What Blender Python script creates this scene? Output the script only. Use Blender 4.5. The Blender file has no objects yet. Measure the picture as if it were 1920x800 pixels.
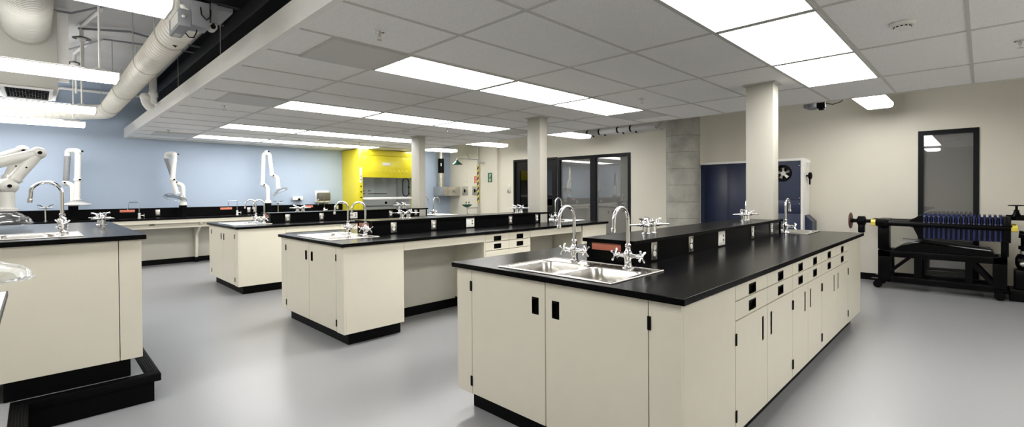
import bpy, bmesh, math, random
from mathutils import Vector, Matrix
random.seed(7)
SC = bpy.context.scene
COL = SC.collection
PI = math.pi

# ------------------------------------------------------------------ materials
def mat(name, base, rough=.5, metal=0., noise=0., scale=20., bump=0., bscale=200., spec=.5, coat=0., rnoise=0.):
    m = bpy.data.materials.new(name); m.use_nodes = True
    nt = m.node_tree; p = nt.nodes['Principled BSDF']
    p.inputs['Base Color'].default_value = (*base, 1)
    p.inputs['Roughness'].default_value = rough
    p.inputs['Metallic'].default_value = metal
    p.inputs['Specular IOR Level'].default_value = spec
    p.inputs['Coat Weight'].default_value = coat
    tc = nt.nodes.new('ShaderNodeTexCoord')
    if noise or rnoise:
        n = nt.nodes.new('ShaderNodeTexNoise'); n.inputs['Scale'].default_value = scale
        n.inputs['Detail'].default_value = 4
        nt.links.new(tc.outputs['Object'], n.inputs['Vector'])
        if noise:
            r = nt.nodes.new('ShaderNodeValToRGB')
            r.color_ramp.elements[0].position = .3; r.color_ramp.elements[1].position = .7
            r.color_ramp.elements[0].color = (*[c*(1-noise) for c in base], 1)
            r.color_ramp.elements[1].color = (*[min(1, c*(1+noise)) for c in base], 1)
            nt.links.new(n.outputs['Fac'], r.inputs['Fac'])
            nt.links.new(r.outputs['Color'], p.inputs['Base Color'])
        if rnoise:
            mr = nt.nodes.new('ShaderNodeMapRange')
            mr.inputs['To Min'].default_value = rough-rnoise; mr.inputs['To Max'].default_value = rough+rnoise
            nt.links.new(n.outputs['Fac'], mr.inputs['Value']); nt.links.new(mr.outputs['Result'], p.inputs['Roughness'])
    if bump:
        n2 = nt.nodes.new('ShaderNodeTexNoise'); n2.inputs['Scale'].default_value = bscale
        nt.links.new(tc.outputs['Object'], n2.inputs['Vector'])
        b = nt.nodes.new('ShaderNodeBump'); b.inputs['Strength'].default_value = bump; b.inputs['Distance'].default_value = .002
        nt.links.new(n2.outputs['Fac'], b.inputs['Height']); nt.links.new(b.outputs['Normal'], p.inputs['Normal'])
    return m

def emis(name, col, strength, streak=0., width=.6):
    """a lit diffuser: the lamps behind it show as two soft streaks along its length"""
    m = bpy.data.materials.new(name); m.use_nodes = True
    nt = m.node_tree; nt.nodes.clear()
    out = nt.nodes.new('ShaderNodeOutputMaterial'); e = nt.nodes.new('ShaderNodeEmission')
    e.inputs['Color'].default_value = (*col, 1); e.inputs['Strength'].default_value = strength
    nt.links.new(e.outputs[0], out.inputs[0])
    if streak:
        tc = nt.nodes.new('ShaderNodeTexCoord'); sp = nt.nodes.new('ShaderNodeSeparateXYZ')
        nt.links.new(tc.outputs['Object'], sp.inputs[0])
        mu = nt.nodes.new('ShaderNodeMath'); mu.operation = 'MULTIPLY'; mu.inputs[1].default_value = 4*PI/width
        nt.links.new(sp.outputs['Y'], mu.inputs[0])
        c = nt.nodes.new('ShaderNodeMath'); c.operation = 'COSINE'; nt.links.new(mu.outputs[0], c.inputs[0])
        ma = nt.nodes.new('ShaderNodeMath'); ma.operation = 'MULTIPLY_ADD'
        ma.inputs[1].default_value = -streak*strength; ma.inputs[2].default_value = strength
        nt.links.new(c.outputs[0], ma.inputs[0]); nt.links.new(ma.outputs[0], e.inputs['Strength'])
    return m

def glassy(name, tint, reflect, rough=.02, milk=0.):
    """thin pane: see-through, mirrored and (milk) a little cloudy"""
    m = bpy.data.materials.new(name); m.use_nodes = True
    nt = m.node_tree; nt.nodes.clear()
    out = nt.nodes.new('ShaderNodeOutputMaterial')
    t = nt.nodes.new('ShaderNodeBsdfTransparent'); t.inputs[0].default_value = (*tint, 1)
    g = nt.nodes.new('ShaderNodeBsdfGlossy'); g.inputs['Roughness'].default_value = rough
    g.inputs[0].default_value = (.95, .95, .95, 1)
    mx = nt.nodes.new('ShaderNodeMixShader')
    lw = nt.nodes.new('ShaderNodeLayerWeight'); lw.inputs['Blend'].default_value = .3
    mr = nt.nodes.new('ShaderNodeMapRange'); mr.inputs['To Min'].default_value = reflect; mr.inputs['To Max'].default_value = min(1, reflect+.5)
    nt.links.new(lw.outputs['Fresnel'], mr.inputs['Value'])
    nt.links.new(mr.outputs[0], mx.inputs[0]); nt.links.new(t.outputs[0], mx.inputs[1]); nt.links.new(g.outputs[0], mx.inputs[2])
    last = mx
    if milk:
        d = nt.nodes.new('ShaderNodeBsdfDiffuse'); d.inputs[0].default_value = (.85, .86, .85, 1)
        m2 = nt.nodes.new('ShaderNodeMixShader'); m2.inputs[0].default_value = milk
        nt.links.new(mx.outputs[0], m2.inputs[1]); nt.links.new(d.outputs[0], m2.inputs[2]); last = m2
    nt.links.new(last.outputs[0], out.inputs[0])
    return m

M = dict(
    cream=mat('cream_enamel', (.74, .705, .59), .34, noise=.015, scale=6, bump=.03, bscale=400),
    riser=mat('black_epoxy_upright', (.0025, .0025, .003), .3, spec=.06, noise=.1),
    top=mat('black_epoxy', (.0025, .0025, .003), .22, spec=.06, noise=.2, scale=60, rnoise=.02),
    black=mat('black_rubber', (.0025, .0025, .003), .5, spec=.08, noise=.1),
    blackm=mat('black_paint', (.002, .002, .0023), .3, noise=.1, spec=.1),
    dark=mat('charcoal_frame', (.0075, .008, .0105), .42, noise=.08, spec=.15),
    chrome=mat('chrome', (.82, .82, .84), .09, 1., rnoise=.02),
    steel=mat('brushed_steel', (.62, .60, .56), .26, 1., rnoise=.05, scale=30),
    galv=mat('galvanised_steel', (.55, .54, .50), .42, .75, noise=.12, scale=14),
    blue_wall=mat('blue_wall_paint', (.40, .485, .61), .55, noise=.012, scale=3, bump=.04, bscale=250),
    beige_wall=mat('beige_wall_paint', (.71, .677, .582), .55, noise=.012, scale=3, bump=.04, bscale=250),
    kneep=mat('shade_toned_knee_panel', (.50, .485, .42), .5, noise=.02, scale=5),  # panels under the worktops, recess shade put into the base colour
    column=mat('column_paint', (.45, .433, .375), .45, noise=.012, scale=4),
    white=mat('white_paint', (.88, .87, .84), .4, noise=.02),
    armw=mat('white_arm_enamel', (.80, .79, .75), .32, noise=.015),
    armg=mat('grey_arm_tube', (.34, .345, .36), .3, .4, noise=.04),
    plastic=mat('white_plastic', (.80, .79, .74), .35, noise=.01),
    deck=mat('painted_deck', (.58, .58, .58), .7, noise=.06, scale=2, bump=.1, bscale=60),
    duct=mat('painted_duct', (.84, .81, .73), .42, noise=.03, scale=8),
    plenum=mat('grey_beige_plenum_paint', (.50, .49, .45), .5, noise=.02, scale=8),
    greyd=mat('grey_box_paint', (.24, .25, .27), .45, noise=.05),
    diffuser=mat('grey_perforated_metal', (.60, .60, .585), .5, noise=.03, scale=200),
    tbar=mat('ceiling_tee', (.60, .60, .57), .5, noise=.03),
    yellow=mat('yellow_enamel', (.72, .62, .022), .3, noise=.015, scale=6),
    yband=mat('yellow_paint', (.80, .66, .10), .4, noise=.05),
    liner=mat('hood_liner', (.74, .75, .75), .4, noise=.02),
    red=mat('red_plate', (.80, .25, .16), .4, noise=.03),
    redsign=mat('red_sign', (.62, .09, .07), .4, noise=.03),
    green=mat('green_sign', (.02, .13, .065), .35, noise=.05),
    greenp=mat('green_plastic', (.012, .085, .045), .25, noise=.05),
    navy=mat('navy_enamel', (.013, .022, .062), .34, noise=.12, scale=5),
    navyp=mat('navy_plate', (.012, .019, .085), .22, noise=.2, scale=20),
    navyd=mat('dark_navy_frame', (.004, .005, .012), .35, noise=.2, scale=20, spec=.2),
    rust=mat('red_brown_rim', (.09, .02, .015), .4, noise=.2),
    smoke=mat('smoked_plastic', (.10, .095, .07), .3, noise=.05),
    towel=mat('paper_towel', (.72, .68, .52), .8, noise=.03),
)

def ceiling_mat():
    m = mat('acoustic_tile', (.72, .71, .67), .85)
    nt = m.node_tree; p = nt.nodes['Principled BSDF']
    tc = nt.nodes['Texture Coordinate']
    n = nt.nodes.new('ShaderNodeTexNoise'); n.inputs['Scale'].default_value = 170; n.inputs['Detail'].default_value = 3
    nt.links.new(tc.outputs['Object'], n.inputs['Vector'])
    r = nt.nodes.new('ShaderNodeValToRGB')
    r.color_ramp.elements[0].position = .32; r.color_ramp.elements[0].color = (.78, .775, .755, 1)
    r.color_ramp.elements[1].position = .47; r.color_ramp.elements[1].color = (.93, .925, .91, 1)
    nt.links.new(n.outputs['Fac'], r.inputs['Fac']); nt.links.new(r.outputs['Color'], p.inputs['Base Color'])
    b = nt.nodes.new('ShaderNodeBump'); b.inputs['Strength'].default_value = .25; b.inputs['Distance'].default_value = .003
    nt.links.new(n.outputs['Fac'], b.inputs['Height']); nt.links.new(b.outputs['Normal'], p.inputs['Normal'])
    return m
M['tile'] = ceiling_mat()

def floor_mat():
    m = mat('grey_epoxy_floor', (.5, .5, .505), .24)
    nt = m.node_tree; p = nt.nodes['Principled BSDF']; tc = nt.nodes['Texture Coordinate']
    n1 = nt.nodes.new('ShaderNodeTexNoise'); n1.inputs['Scale'].default_value = 260; n1.inputs['Detail'].default_value = 2
    nt.links.new(tc.outputs['Object'], n1.inputs['Vector'])
    r = nt.nodes.new('ShaderNodeValToRGB')
    r.color_ramp.elements[0].position = .38; r.color_ramp.elements[0].color = (.28, .282, .297, 1)
    r.color_ramp.elements[1].position = .62; r.color_ramp.elements[1].color = (.325, .327, .342, 1)
    nt.links.new(n1.outputs['Fac'], r.inputs['Fac'])
    nt.links.new(r.outputs['Color'], p.inputs['Base Color'])
    p.inputs['Roughness'].default_value = .27
    b = nt.nodes.new('ShaderNodeBump'); b.inputs['Strength'].default_value = .04; b.inputs['Distance'].default_value = .0005
    nt.links.new(n1.outputs['Fac'], b.inputs['Height']); nt.links.new(b.outputs['Normal'], p.inputs['Normal'])
    return m
M['floor'] = floor_mat()

def concrete_mat():
    m = mat('board_formed_concrete', (.30, .29, .26), .75)
    nt = m.node_tree; p = nt.nodes['Principled BSDF']; tc = nt.nodes['Texture Coordinate']
    n = nt.nodes.new('ShaderNodeTexNoise'); n.inputs['Scale'].default_value = 3.2; n.inputs['Detail'].default_value = 6; n.inputs['Roughness'].default_value = .65
    nt.links.new(tc.outputs['Object'], n.inputs['Vector'])
    r = nt.nodes.new('ShaderNodeValToRGB')
    r.color_ramp.elements[0].position = .3; r.color_ramp.elements[0].color = (.27, .262, .235, 1)
    r.color_ramp.elements[1].position = .72; r.color_ramp.elements[1].color = (.47, .455, .40, 1)
    nt.links.new(n.outputs['Fac'], r.inputs['Fac'])
    v = nt.nodes.new('ShaderNodeTexVoronoi'); v.inputs['Scale'].default_value = 22
    nt.links.new(tc.outputs['Object'], v.inputs['Vector'])
    r2 = nt.nodes.new('ShaderNodeValToRGB'); r2.color_ramp.elements[0].position = .04; r2.color_ramp.elements[1].position = .12
    r2.color_ramp.elements[0].color = (.5, .5, .5, 1); r2.color_ramp.elements[1].color = (1, 1, 1, 1)
    nt.links.new(v.outputs['Distance'], r2.inputs['Fac'])
    mx = nt.nodes.new('ShaderNodeMix'); mx.data_type = 'RGBA'; mx.blend_type = 'MULTIPLY'; mx.inputs['Factor'].default_value = .7
    nt.links.new(r.outputs['Color'], mx.inputs[6]); nt.links.new(r2.outputs['Color'], mx.inputs[7])
    nt.links.new(mx.outputs[2], p.inputs['Base Color'])
    return m
M['concrete'] = concrete_mat()

def stripe_mat():
    m = mat('black_yellow_tape', (.8, .66, .08), .4)
    nt = m.node_tree; p = nt.nodes['Principled BSDF']; tc = nt.nodes['Texture Coordinate']
    sp = nt.nodes.new('ShaderNodeSeparateXYZ'); nt.links.new(tc.outputs['Object'], sp.inputs[0])
    a = nt.nodes.new('ShaderNodeMath'); a.operation = 'MULTIPLY_ADD'; a.inputs[1].default_value = 2.2
    nt.links.new(sp.outputs['Y'], a.inputs[0]); nt.links.new(sp.outputs['Z'], a.inputs[2])
    s = nt.nodes.new('ShaderNodeMath'); s.operation = 'MULTIPLY'; s.inputs[1].default_value = 2*PI/.145
    nt.links.new(a.outputs[0], s.inputs[0])
    c = nt.nodes.new('ShaderNodeMath'); c.operation = 'SINE'; nt.links.new(s.outputs[0], c.inputs[0])
    r = nt.nodes.new('ShaderNodeValToRGB'); r.color_ramp.interpolation = 'CONSTANT'
    r.color_ramp.elements[0].color = (.015, .015, .015, 1); r.color_ramp.elements[1].position = .5; r.color_ramp.elements[1].color = (.78, .62, .06, 1)
    mr = nt.nodes.new('ShaderNodeMapRange'); mr.inputs['From Min'].default_value = -1
    nt.links.new(c.outputs[0], mr.inputs['Value']); nt.links.new(mr.outputs[0], r.inputs['Fac'])
    nt.links.new(r.outputs['Color'], p.inputs['Base Color'])
    return m
M['stripe'] = stripe_mat()
LIGHT = (1., .985, .955)
M['lens'] = emis('lit_troffer_lens', LIGHT, 5.2, .13, .57)
M['uplight'] = emis('lit_uplight_lens', LIGHT, 4.2)
M['wrap'] = emis('lit_wrap_lens', LIGHT, 7.5, .1, .3)
M['pane'] = glassy('window_pane', (.55, .54, .50), .15, .02, .13)
M['clear'] = glassy('clear_plastic', (.95, .96, .965), .06, .05, .05)
M['darkpane'] = glassy('dark_vision_glass', (.05, .05, .05), .04, .02)
M['sashglass'] = glassy('sash_glass', (.93, .95, .95), .04, .02)

# ------------------------------------------------------------------ mesh building
class MB:
    def __init__(s): s.bm = bmesh.new()
    def quad(s, pts):
        return s.bm.faces.new([s.bm.verts.new(p) for p in pts])
    def box(s, x0, y0, z0, x1, y1, z1, bev=0., seg=2):
        v = [s.bm.verts.new(p) for p in ((x0,y0,z0),(x1,y0,z0),(x1,y1,z0),(x0,y1,z0),(x0,y0,z1),(x1,y0,z1),(x1,y1,z1),(x0,y1,z1))]
        fs = [s.bm.faces.new([v[i] for i in f]) for f in ((3,2,1,0),(4,5,6,7),(0,1,5,4),(1,2,6,5),(2,3,7,6),(3,0,4,7))]
        if bev:
            es = list({e for f in fs for e in f.edges})
            bmesh.ops.bevel(s.bm, geom=es, offset=bev, segments=seg, affect='EDGES', profile=.5)
        return s
    def obox(s, c, size, rot, bev=0.):
        """box of given size centred at c, turned by a 3x3/4x4 matrix"""
        n0 = len(s.bm.verts); hx, hy, hz = [q/2 for q in size]
        s.box(-hx,-hy,-hz,hx,hy,hz,bev)
        s.bm.verts.ensure_lookup_table()
        R = rot.to_3x3()
        for v in s.bm.verts[n0:]: v.co = R @ v.co + Vector(c)
        return s
    def bar(s, a, b, w, h, up=(0,0,1), bev=0.):
        a, b = Vector(a), Vector(b); d = (b-a).normalized(); u = Vector(up)
        if abs(d.dot(u)) > .99: u = Vector((1,0,0))
        y = u.cross(d).normalized(); z = d.cross(y)
        return s.obox((a+b)/2, ((b-a).length, w, h), Matrix((d, y, z)).transposed(), bev)
    def ring(s, c, ax, r, n, ph=0.):
        ax = Vector(ax).normalized(); u = ax.orthogonal().normalized() if abs(ax.z) < .999 else Vector((1,0,0)); w = ax.cross(u)
        return [s.bm.verts.new(Vector(c)+u*(r*math.cos(ph+2*PI*i/n))+w*(r*math.sin(ph+2*PI*i/n))) for i in range(n)]
    def loft(s, rings, cap0=True, cap1=True, closed=False):
        n = len(rings[0])
        pairs = list(zip(rings, rings[1:])) + ([(rings[-1], rings[0])] if closed else [])
        for a, b in pairs:
            for i in range(n):
                s.bm.faces.new((a[i], a[(i+1)%n], b[(i+1)%n], b[i]))
        if not closed:
            if cap0: s.bm.faces.new(rings[0][::-1])
            if cap1: s.bm.faces.new(rings[-1])
        return s
    def cyl(s, a, b, r, r2=None, n=16, caps=True):
        a, b = Vector(a), Vector(b); d = b-a
        return s.loft([s.ring(a, d, r, n), s.ring(b, d, r if r2 is None else r2, n)], caps, caps)
    def lathe(s, c, ax, prof, n=20, cap0=True, cap1=True):
        ax = Vector(ax).normalized()
        return s.loft([s.ring(Vector(c)+ax*h, ax, max(r, 1e-4), n) for r, h in prof], cap0, cap1)
    def tube(s, pts, r, n=12, radii=None, caps=True):
        pts = [Vector(p) for p in pts]; rings = []
        t0 = (pts[1]-pts[0]).normalized(); u = t0.orthogonal().normalized()
        for i, p in enumerate(pts):
            if i == 0: t = t0
            elif i == len(pts)-1: t = (pts[i]-pts[i-1]).normalized()
            else: t = ((pts[i]-pts[i-1]).normalized()+(pts[i+1]-pts[i]).normalized()).normalized()
            u = (u - t*u.dot(t)).normalized(); w = t.cross(u)
            rr = radii[i] if radii else r
            rings.append([s.bm.verts.new(p+u*(rr*math.cos(2*PI*k/n))+w*(rr*math.sin(2*PI*k/n))) for k in range(n)])
        return s.loft(rings, caps, caps)
    def ball(s, c, r, n=16, m=10, sc=(1,1,1)):
        c = Vector(c); rings = []
        for j in range(1, m):
            th = PI*j/m
            rings.append([s.bm.verts.new(c+Vector((r*sc[0]*math.sin(th)*math.cos(2*PI*i/n), r*sc[1]*math.sin(th)*math.sin(2*PI*i/n), -r*sc[2]*math.cos(th)))) for i in range(n)])
        return s.loft(rings)
    def prism(s, poly, ax, d0, d1):
        """extrude a 2-D polygon along x, y or z (poly in the two other axes, in x,y,z order)"""
        def P(q, d): return {'x': (d, q[0], q[1]), 'y': (q[0], d, q[1]), 'z': (q[0], q[1], d)}[ax]
        a = [s.bm.verts.new(P(q, d0)) for q in poly]; b = [s.bm.verts.new(P(q, d1)) for q in poly]
        return s.loft([a, b])
    def slab(s, xs, ys, z0, z1, holes=()):
        """slab on a grid of cut lines with rectangular holes left open"""
        nx, ny = len(xs)-1, len(ys)-1
        def solid(i, j):
            if not (0 <= i < nx and 0 <= j < ny): return False
            cx, cy = (xs[i]+xs[i+1])/2, (ys[j]+ys[j+1])/2
            return not any(h[0] < cx < h[2] and h[1] < cy < h[3] for h in holes)
        vs = {}
        def v(i, j, k):
            if (i, j, k) not in vs: vs[(i, j, k)] = s.bm.verts.new((xs[i], ys[j], (z0, z1)[k]))
            return vs[(i, j, k)]
        for i in range(nx):
            for j in range(ny):
                if not solid(i, j): continue
                s.bm.faces.new((v(i,j,1), v(i+1,j,1), v(i+1,j+1,1), v(i,j+1,1)))
                s.bm.faces.new((v(i,j+1,0), v(i+1,j+1,0), v(i+1,j,0), v(i,j,0)))
                if not solid(i-1, j): s.bm.faces.new((v(i,j+1,0), v(i,j,0), v(i,j,1), v(i,j+1,1)))
                if not solid(i+1, j): s.bm.faces.new((v(i+1,j,0), v(i+1,j+1,0), v(i+1,j+1,1), v(i+1,j,1)))
                if not solid(i, j-1): s.bm.faces.new((v(i,j,0), v(i+1,j,0), v(i+1,j,1), v(i,j,1)))
                if not solid(i, j+1): s.bm.faces.new((v(i+1,j+1,0), v(i,j+1,0), v(i,j+1,1), v(i+1,j+1,1)))
        return s
    def pholed(s, x0, x1, z0, z1, y0, y1, h):
        """upright panel (x by z, thickness y) round one hole"""
        a, b, c, d = h
        n0 = len(s.bm.verts)
        s.slab([x0, a, b, x1], [z0, c, d, z1], -y1, -y0, [(a, c, b, d)])
        s.bm.verts.ensure_lookup_table()
        for v in s.bm.verts[n0:]: v.co = Vector((v.co.x, -v.co.z, v.co.y))
        return s
    def move(s, mtx):
        for v in s.bm.verts: v.co = mtx @ v.co
        return s

def obj(name, mb, m, parent=None, loc=None, angle=35, smooth=True, bevel=0.):
    me = bpy.data.meshes.new(name)
    bmesh.ops.recalc_face_normals(mb.bm, faces=mb.bm.faces[:])
    mb.bm.to_mesh(me); mb.bm.free()
    me.materials.append(M[m] if isinstance(m, str) else m)
    if smooth:
        me.polygons.foreach_set('use_smooth', [True]*len(me.polygons))
        me.set_sharp_from_angle(angle=math.radians(angle))
    o = bpy.data.objects.new(name, me); COL.objects.link(o)
    if parent is not None: o.parent = parent
    if loc is not None: o.location = loc
    if bevel:
        b = o.modifiers.new('edge', 'BEVEL'); b.width = bevel; b.segments = 2; b.limit_method = 'ANGLE'; b.angle_limit = math.radians(40)
    return o
def tag(o, label=None, cat=None, group=None, kind=None):
    if label: o['label'] = label
    if cat: o['category'] = cat
    if group: o['group'] = group
    if kind: o['kind'] = kind
    return o
def thing(name, label, cat, loc=(0,0,0), rz=0., group=None, kind=None):
    o = bpy.data.objects.new(name, None); COL.objects.link(o)
    o.location = loc; o.rotation_euler = (0, 0, rz); o.empty_display_size = .1
    return tag(o, label, cat, group, kind)
def dup(root, label, loc, rz=None, group=None):
    def cp(o, par):
        c = o.copy(); COL.objects.link(c); c.parent = par
        for ch in list(o.children): cp(ch, c)
        return c
    r = cp(root, None); r.location = loc
    if rz is not None: r.rotation_euler = (0, 0, rz)
    r['label'] = label
    if group: r['group'] = group
    return r
def struct(name, mb, m, parent=None, **k):
    o = obj(name, mb, m, parent, **k)
    if parent is None: o['kind'] = 'structure'
    return o
# ================================================================== the room
ZC = 2.437           # suspended ceiling
ZD = 3.45            # painted deck above it
XL, XR, YF, YB = -5.2, 7.0, -3.6, 10.6
def upright_x(mb, x):   # slab drawn in (y, z, thickness) -> wall across x
    return mb.move(Matrix(((0,0,1,x),(1,0,0,0),(0,1,0,0),(0,0,0,1))))
struct('floor', MB().box(XL-.2, YF-.2, -.1, XR+2.2, YB+.2, 0), 'floor')
struct('wall_back', MB().box(XL-.2, YB, 0, XR+.15, YB+.15, ZD), 'blue_wall')
W1 = (4.41, 6.385, 2.175); D1 = (6.40, 7.88, 2.19); W2 = (-.825, -.205, 2.175)
mb = MB().slab([YF, W2[0], W2[1], W1[0], W1[1], D1[0], D1[1], YB], [0, 2.175, 2.19, ZD], 0, .15,
               [(W2[0], 0, W2[1], 2.175), (W1[0], 0, W1[1], 2.175), (D1[0], 0, D1[1], 2.19)])
struct('wall_right', upright_x(mb, XR), 'beige_wall')
struct('wall_left', MB().box(XL-.15, YF, 0, XL, YB, ZD), 'beige_wall')
struct('wall_front', MB().box(XL-.15, YF-.15, 0, XR+.15, YF, ZD), 'beige_wall')
struct('ceiling_deck', MB().box(XL-.2, YF-.2, ZD, XR+.2, YB+.2, ZD+.12), 'deck')
CX0, CX1, CY1 = -.66, 4.95, 10.585
struct('ceiling', MB().box(CX0, YF, ZC+.001, CX1, CY1, ZC+.02), 'tile')
GY = [-.165+.622*k for k in range(-5, 18)]; GX = [.2228+1.2192*k for k in range(0, 4)]
mb = MB()
for y in GY: mb.box(CX0, y-.011, ZC-.004, CX1, y+.011, ZC+.001)
for x in GX: mb.box(x-.011, YF, ZC-.0045, x+.011, CY1, ZC+.001)
struct('ceiling_grid', mb, 'tbar', smooth=False)
struct('trim_1', MB().box(CX0-.016, YF, ZC-.012, CX0, CY1, ZC+.16).box(CX0, YF, ZC-.012, CX0+.03, CY1, ZC-.004), 'white')
struct('trim_2', MB().box(CX1, YF, ZC-.008, CX1+.012, CY1, ZC+.06), 'tbar')
struct('trim_3', MB().box(CX0, CY1-.02, ZC-.012, CX1, YB-.001, ZC+.02), 'white')
struct('baseboard_right', MB().box(XR-.012, YF, 0, XR, W2[0], .1).box(XR-.012, W2[1], 0, XR, W1[0], .1).box(XR-.012, D1[1], 0, XR, YB, .1), 'black')
struct('baseboard_back', MB().box(XL, YB-.012, 0, XR-.012, YB, .1), 'black')
struct('wall_pilaster', MB().box(6.925, 8.44, 0, 7.0, 8.93, ZD), 'beige_wall')
# the corridor seen through the panes
struct('wall_corridor', MB().box(8.7, YF, 0, 8.85, YB, ZC), 'beige_wall')
struct('ceiling_corridor', MB().box(XR+.15, YF, ZC, 8.85, YB, ZC+.1), 'tile')
struct('wall_corridor_end', MB().box(XR+.15, YB-.1, 0, 8.85, YB, ZC).box(XR+.15, YF, 0, 8.85, YF+.1, ZC), 'beige_wall')

def storefront(name, y0, y1, zt, mull, fw=.055, bottom=.1):
    m = MB(); x0, x1 = XR-.012, XR+.1
    m.box(x0, y0, 0, x1, y0+fw, zt).box(x0, y1-fw, 0, x1, y1, zt).box(x0, y0+fw, zt-fw, x1, y1-fw, zt).box(x0, y0+fw, 0, x1, y1-fw, bottom)
    for a, b in mull: m.box(x0, a, bottom, x1, b, zt-fw)
    w = struct(name, m, 'dark')
    edges = [y0+fw] + [q for ab in mull for q in ab] + [y1-fw]
    for a, b in zip(edges[::2], edges[1::2]):
        struct('glass_pane', MB().box(XR+.04, a, bottom, XR+.046, b, zt-fw), 'pane', w)
    return w
storefront('window_1', W1[0], W1[1], W1[2], [(5.29, 5.44)], .065)
storefront('window_2', W2[0], W2[1], W2[2], [], .058, .12)
# charcoal double door, its leaves closed, one with a dark vision panel
m = MB(); x0, x1 = XR-.012, XR+.1
m.box(x0, D1[0], 0, x1, D1[0]+.05, D1[2]).box(x0, D1[1]-.05, 0, x1, D1[1], D1[2]).box(x0, D1[0]+.05, D1[2]-.05, x1, D1[1]-.05, D1[2])
dr = struct('door_1', m, 'dark')
def leaf(y0, y1):
    l = struct('door_leaf', upright_x(MB().slab([y0, y0+.14, y1-.14, y1], [.01, .95, 1.9, 2.13], .03, .075, [(y0+.14, .95, y1-.14, 1.9)]), XR), 'dark', dr)
    struct('vision_panel', MB().box(XR+.05, y0+.14, .95, XR+.056, y1-.14, 1.9), 'darkpane', l)
    return l
ym = (D1[0]+D1[1])/2
l1 = leaf(D1[0]+.055, ym-.004); l2 = leaf(ym+.004, D1[1]-.055)
struct('door_hinge', MB().cyl((XR+.02, D1[0]+.06, 1.9), (XR+.02, D1[0]+.06, 2.0), .012), 'steel', l1)
struct('door_lever', MB().cyl((XR+.03, ym+.07, 1.02), (XR-.03, ym+.07, 1.02), .012).cyl((XR-.03, ym+.06, 1.02), (XR-.03, ym+.19, 1.02), .01), 'steel', l2)

# ---- columns
for i, (oy, lab) in enumerate(((0, 'square beige column rising through the black shelf of the nearest island'),
                               (3.05, 'square beige column rising through the black shelf of the middle island'),
                               (6.10, 'square beige column rising through the far island in front of the yellow fume hood'))):
    x0, y0 = ((3.33, .622), (3.245, 3.64), (3.26, 6.70))[i]
    x1, y1 = ((3.495, .88), (3.40, 3.885), (3.405, 6.955))[i]
    c = thing('square_column', lab, 'column', ((x0+x1)/2, (y0+y1)/2, 0), 0, 'square columns through the islands', 'structure')
    hx, hy = (x1-x0)/2, (y1-y0)/2
    obj('shaft', MB().box(-hx, -hy, 0, hx, hy, ZC, .004), 'column', c)
    obj('ceiling_collar', MB().box(-hx-.025, -hy-.025, ZC-.012, hx+.025, hy+.025, ZC-.002), 'tbar', c)
c = thing('round_concrete_column', 'round bare concrete column with form marks beside the blue cabinet', 'column', (6.297, 2.94, 0), 0, None, 'structure')
m = MB()
prof = []; z = 0.
while z < ZD-.01:
    z2 = min(z+.29, ZD)
    prof += [(.278, z+.003), (.2865, z+.008), (.2865, z2-.004), (.282, z2)]
    z = z2
obj('shaft', m.lathe((0,0,0), (0,0,1), prof, 48), 'concrete', c)
# ================================================================== ceiling fittings
ROWS = {'A': -.165, 'B': 2.323, 'C': 4.811, 'D': 7.299, 'E': 9.165}
ROWN = {'A': 'in the nearest row', 'B': 'in the second row from the camera',
        'C': 'in the third row from the camera', 'D': 'in the fourth row from the camera', 'E': 'in the row beside the blue wall'}
ORD = ('first', 'middle', 'last')
proto = None
def troffer(label, x, y):
    global proto
    if proto is None:
        t = thing('ceiling_light', label, 'ceiling light', (x, y, ZC), 0, 'recessed ceiling lights in rows')
        obj('frame', MB().slab([-.6, -.578, .578, .6], [-.302, -.284, .284, .302], -.010, -.001, [(-.578, -.284, .578, .284)]), 'tbar', t, bevel=.002)
        obj('lens', MB().box(-.578, -.284, -.0095, .578, .284, -.006), 'lens', t, smooth=False)
        proto = t
    else:
        t = dup(proto, label, (x, y, ZC))
    return t
for r, y0 in ROWS.items():
    for k in range(3):
        troffer(f'lit white troffer, {ORD[k]} from the left {ROWN[r]}', .2228+1.2192*(k+.5), y0+.311)
for k in range(3):      # unseen row added behind the camera to brighten the near cabinet fronts
    troffer(f'added lit troffer out of view behind the camera, {ORD[k]} of three', .2228+1.2192*(k+.5), -2.653+.311)

dproto = None
for lab, x0, x1, y0 in (('grey perforated ceiling panel left of the second row of lights', -.385, .205, 2.323),
                        ('grey perforated ceiling panel left of the third row of lights', -.385, .205, 4.811),
                        ('grey perforated ceiling panel left of the lights beside the blue wall', -.385, .205, 9.165),
                        ('grey perforated ceiling panel right of the second row of lights', 3.90, 4.49, 2.323),
                        ('grey perforated ceiling panel right of the third row of lights', 3.90, 4.49, 4.811),
                        ('grey perforated ceiling panel right of the lights beside the blue wall', 3.90, 4.49, 9.165)):
    if dproto is None:
        t = thing('air_diffuser', lab, 'air diffuser', ((x0+x1)/2, y0+.311, ZC), 0, 'grey ceiling air panels')
        obj('face_panel', MB().box(-.285, -.295, -.016, .285, .295, -.010), 'diffuser', t)
        obj('frame', MB().slab([-.297, -.285, .285, .297], [-.307, -.295, .295, .307], -.014, -.001, [(-.285, -.295, .285, .295)]), 'tbar', t)
        dproto = t
    else: dup(dproto, lab, ((x0+x1)/2, y0+.311, ZC))

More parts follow.
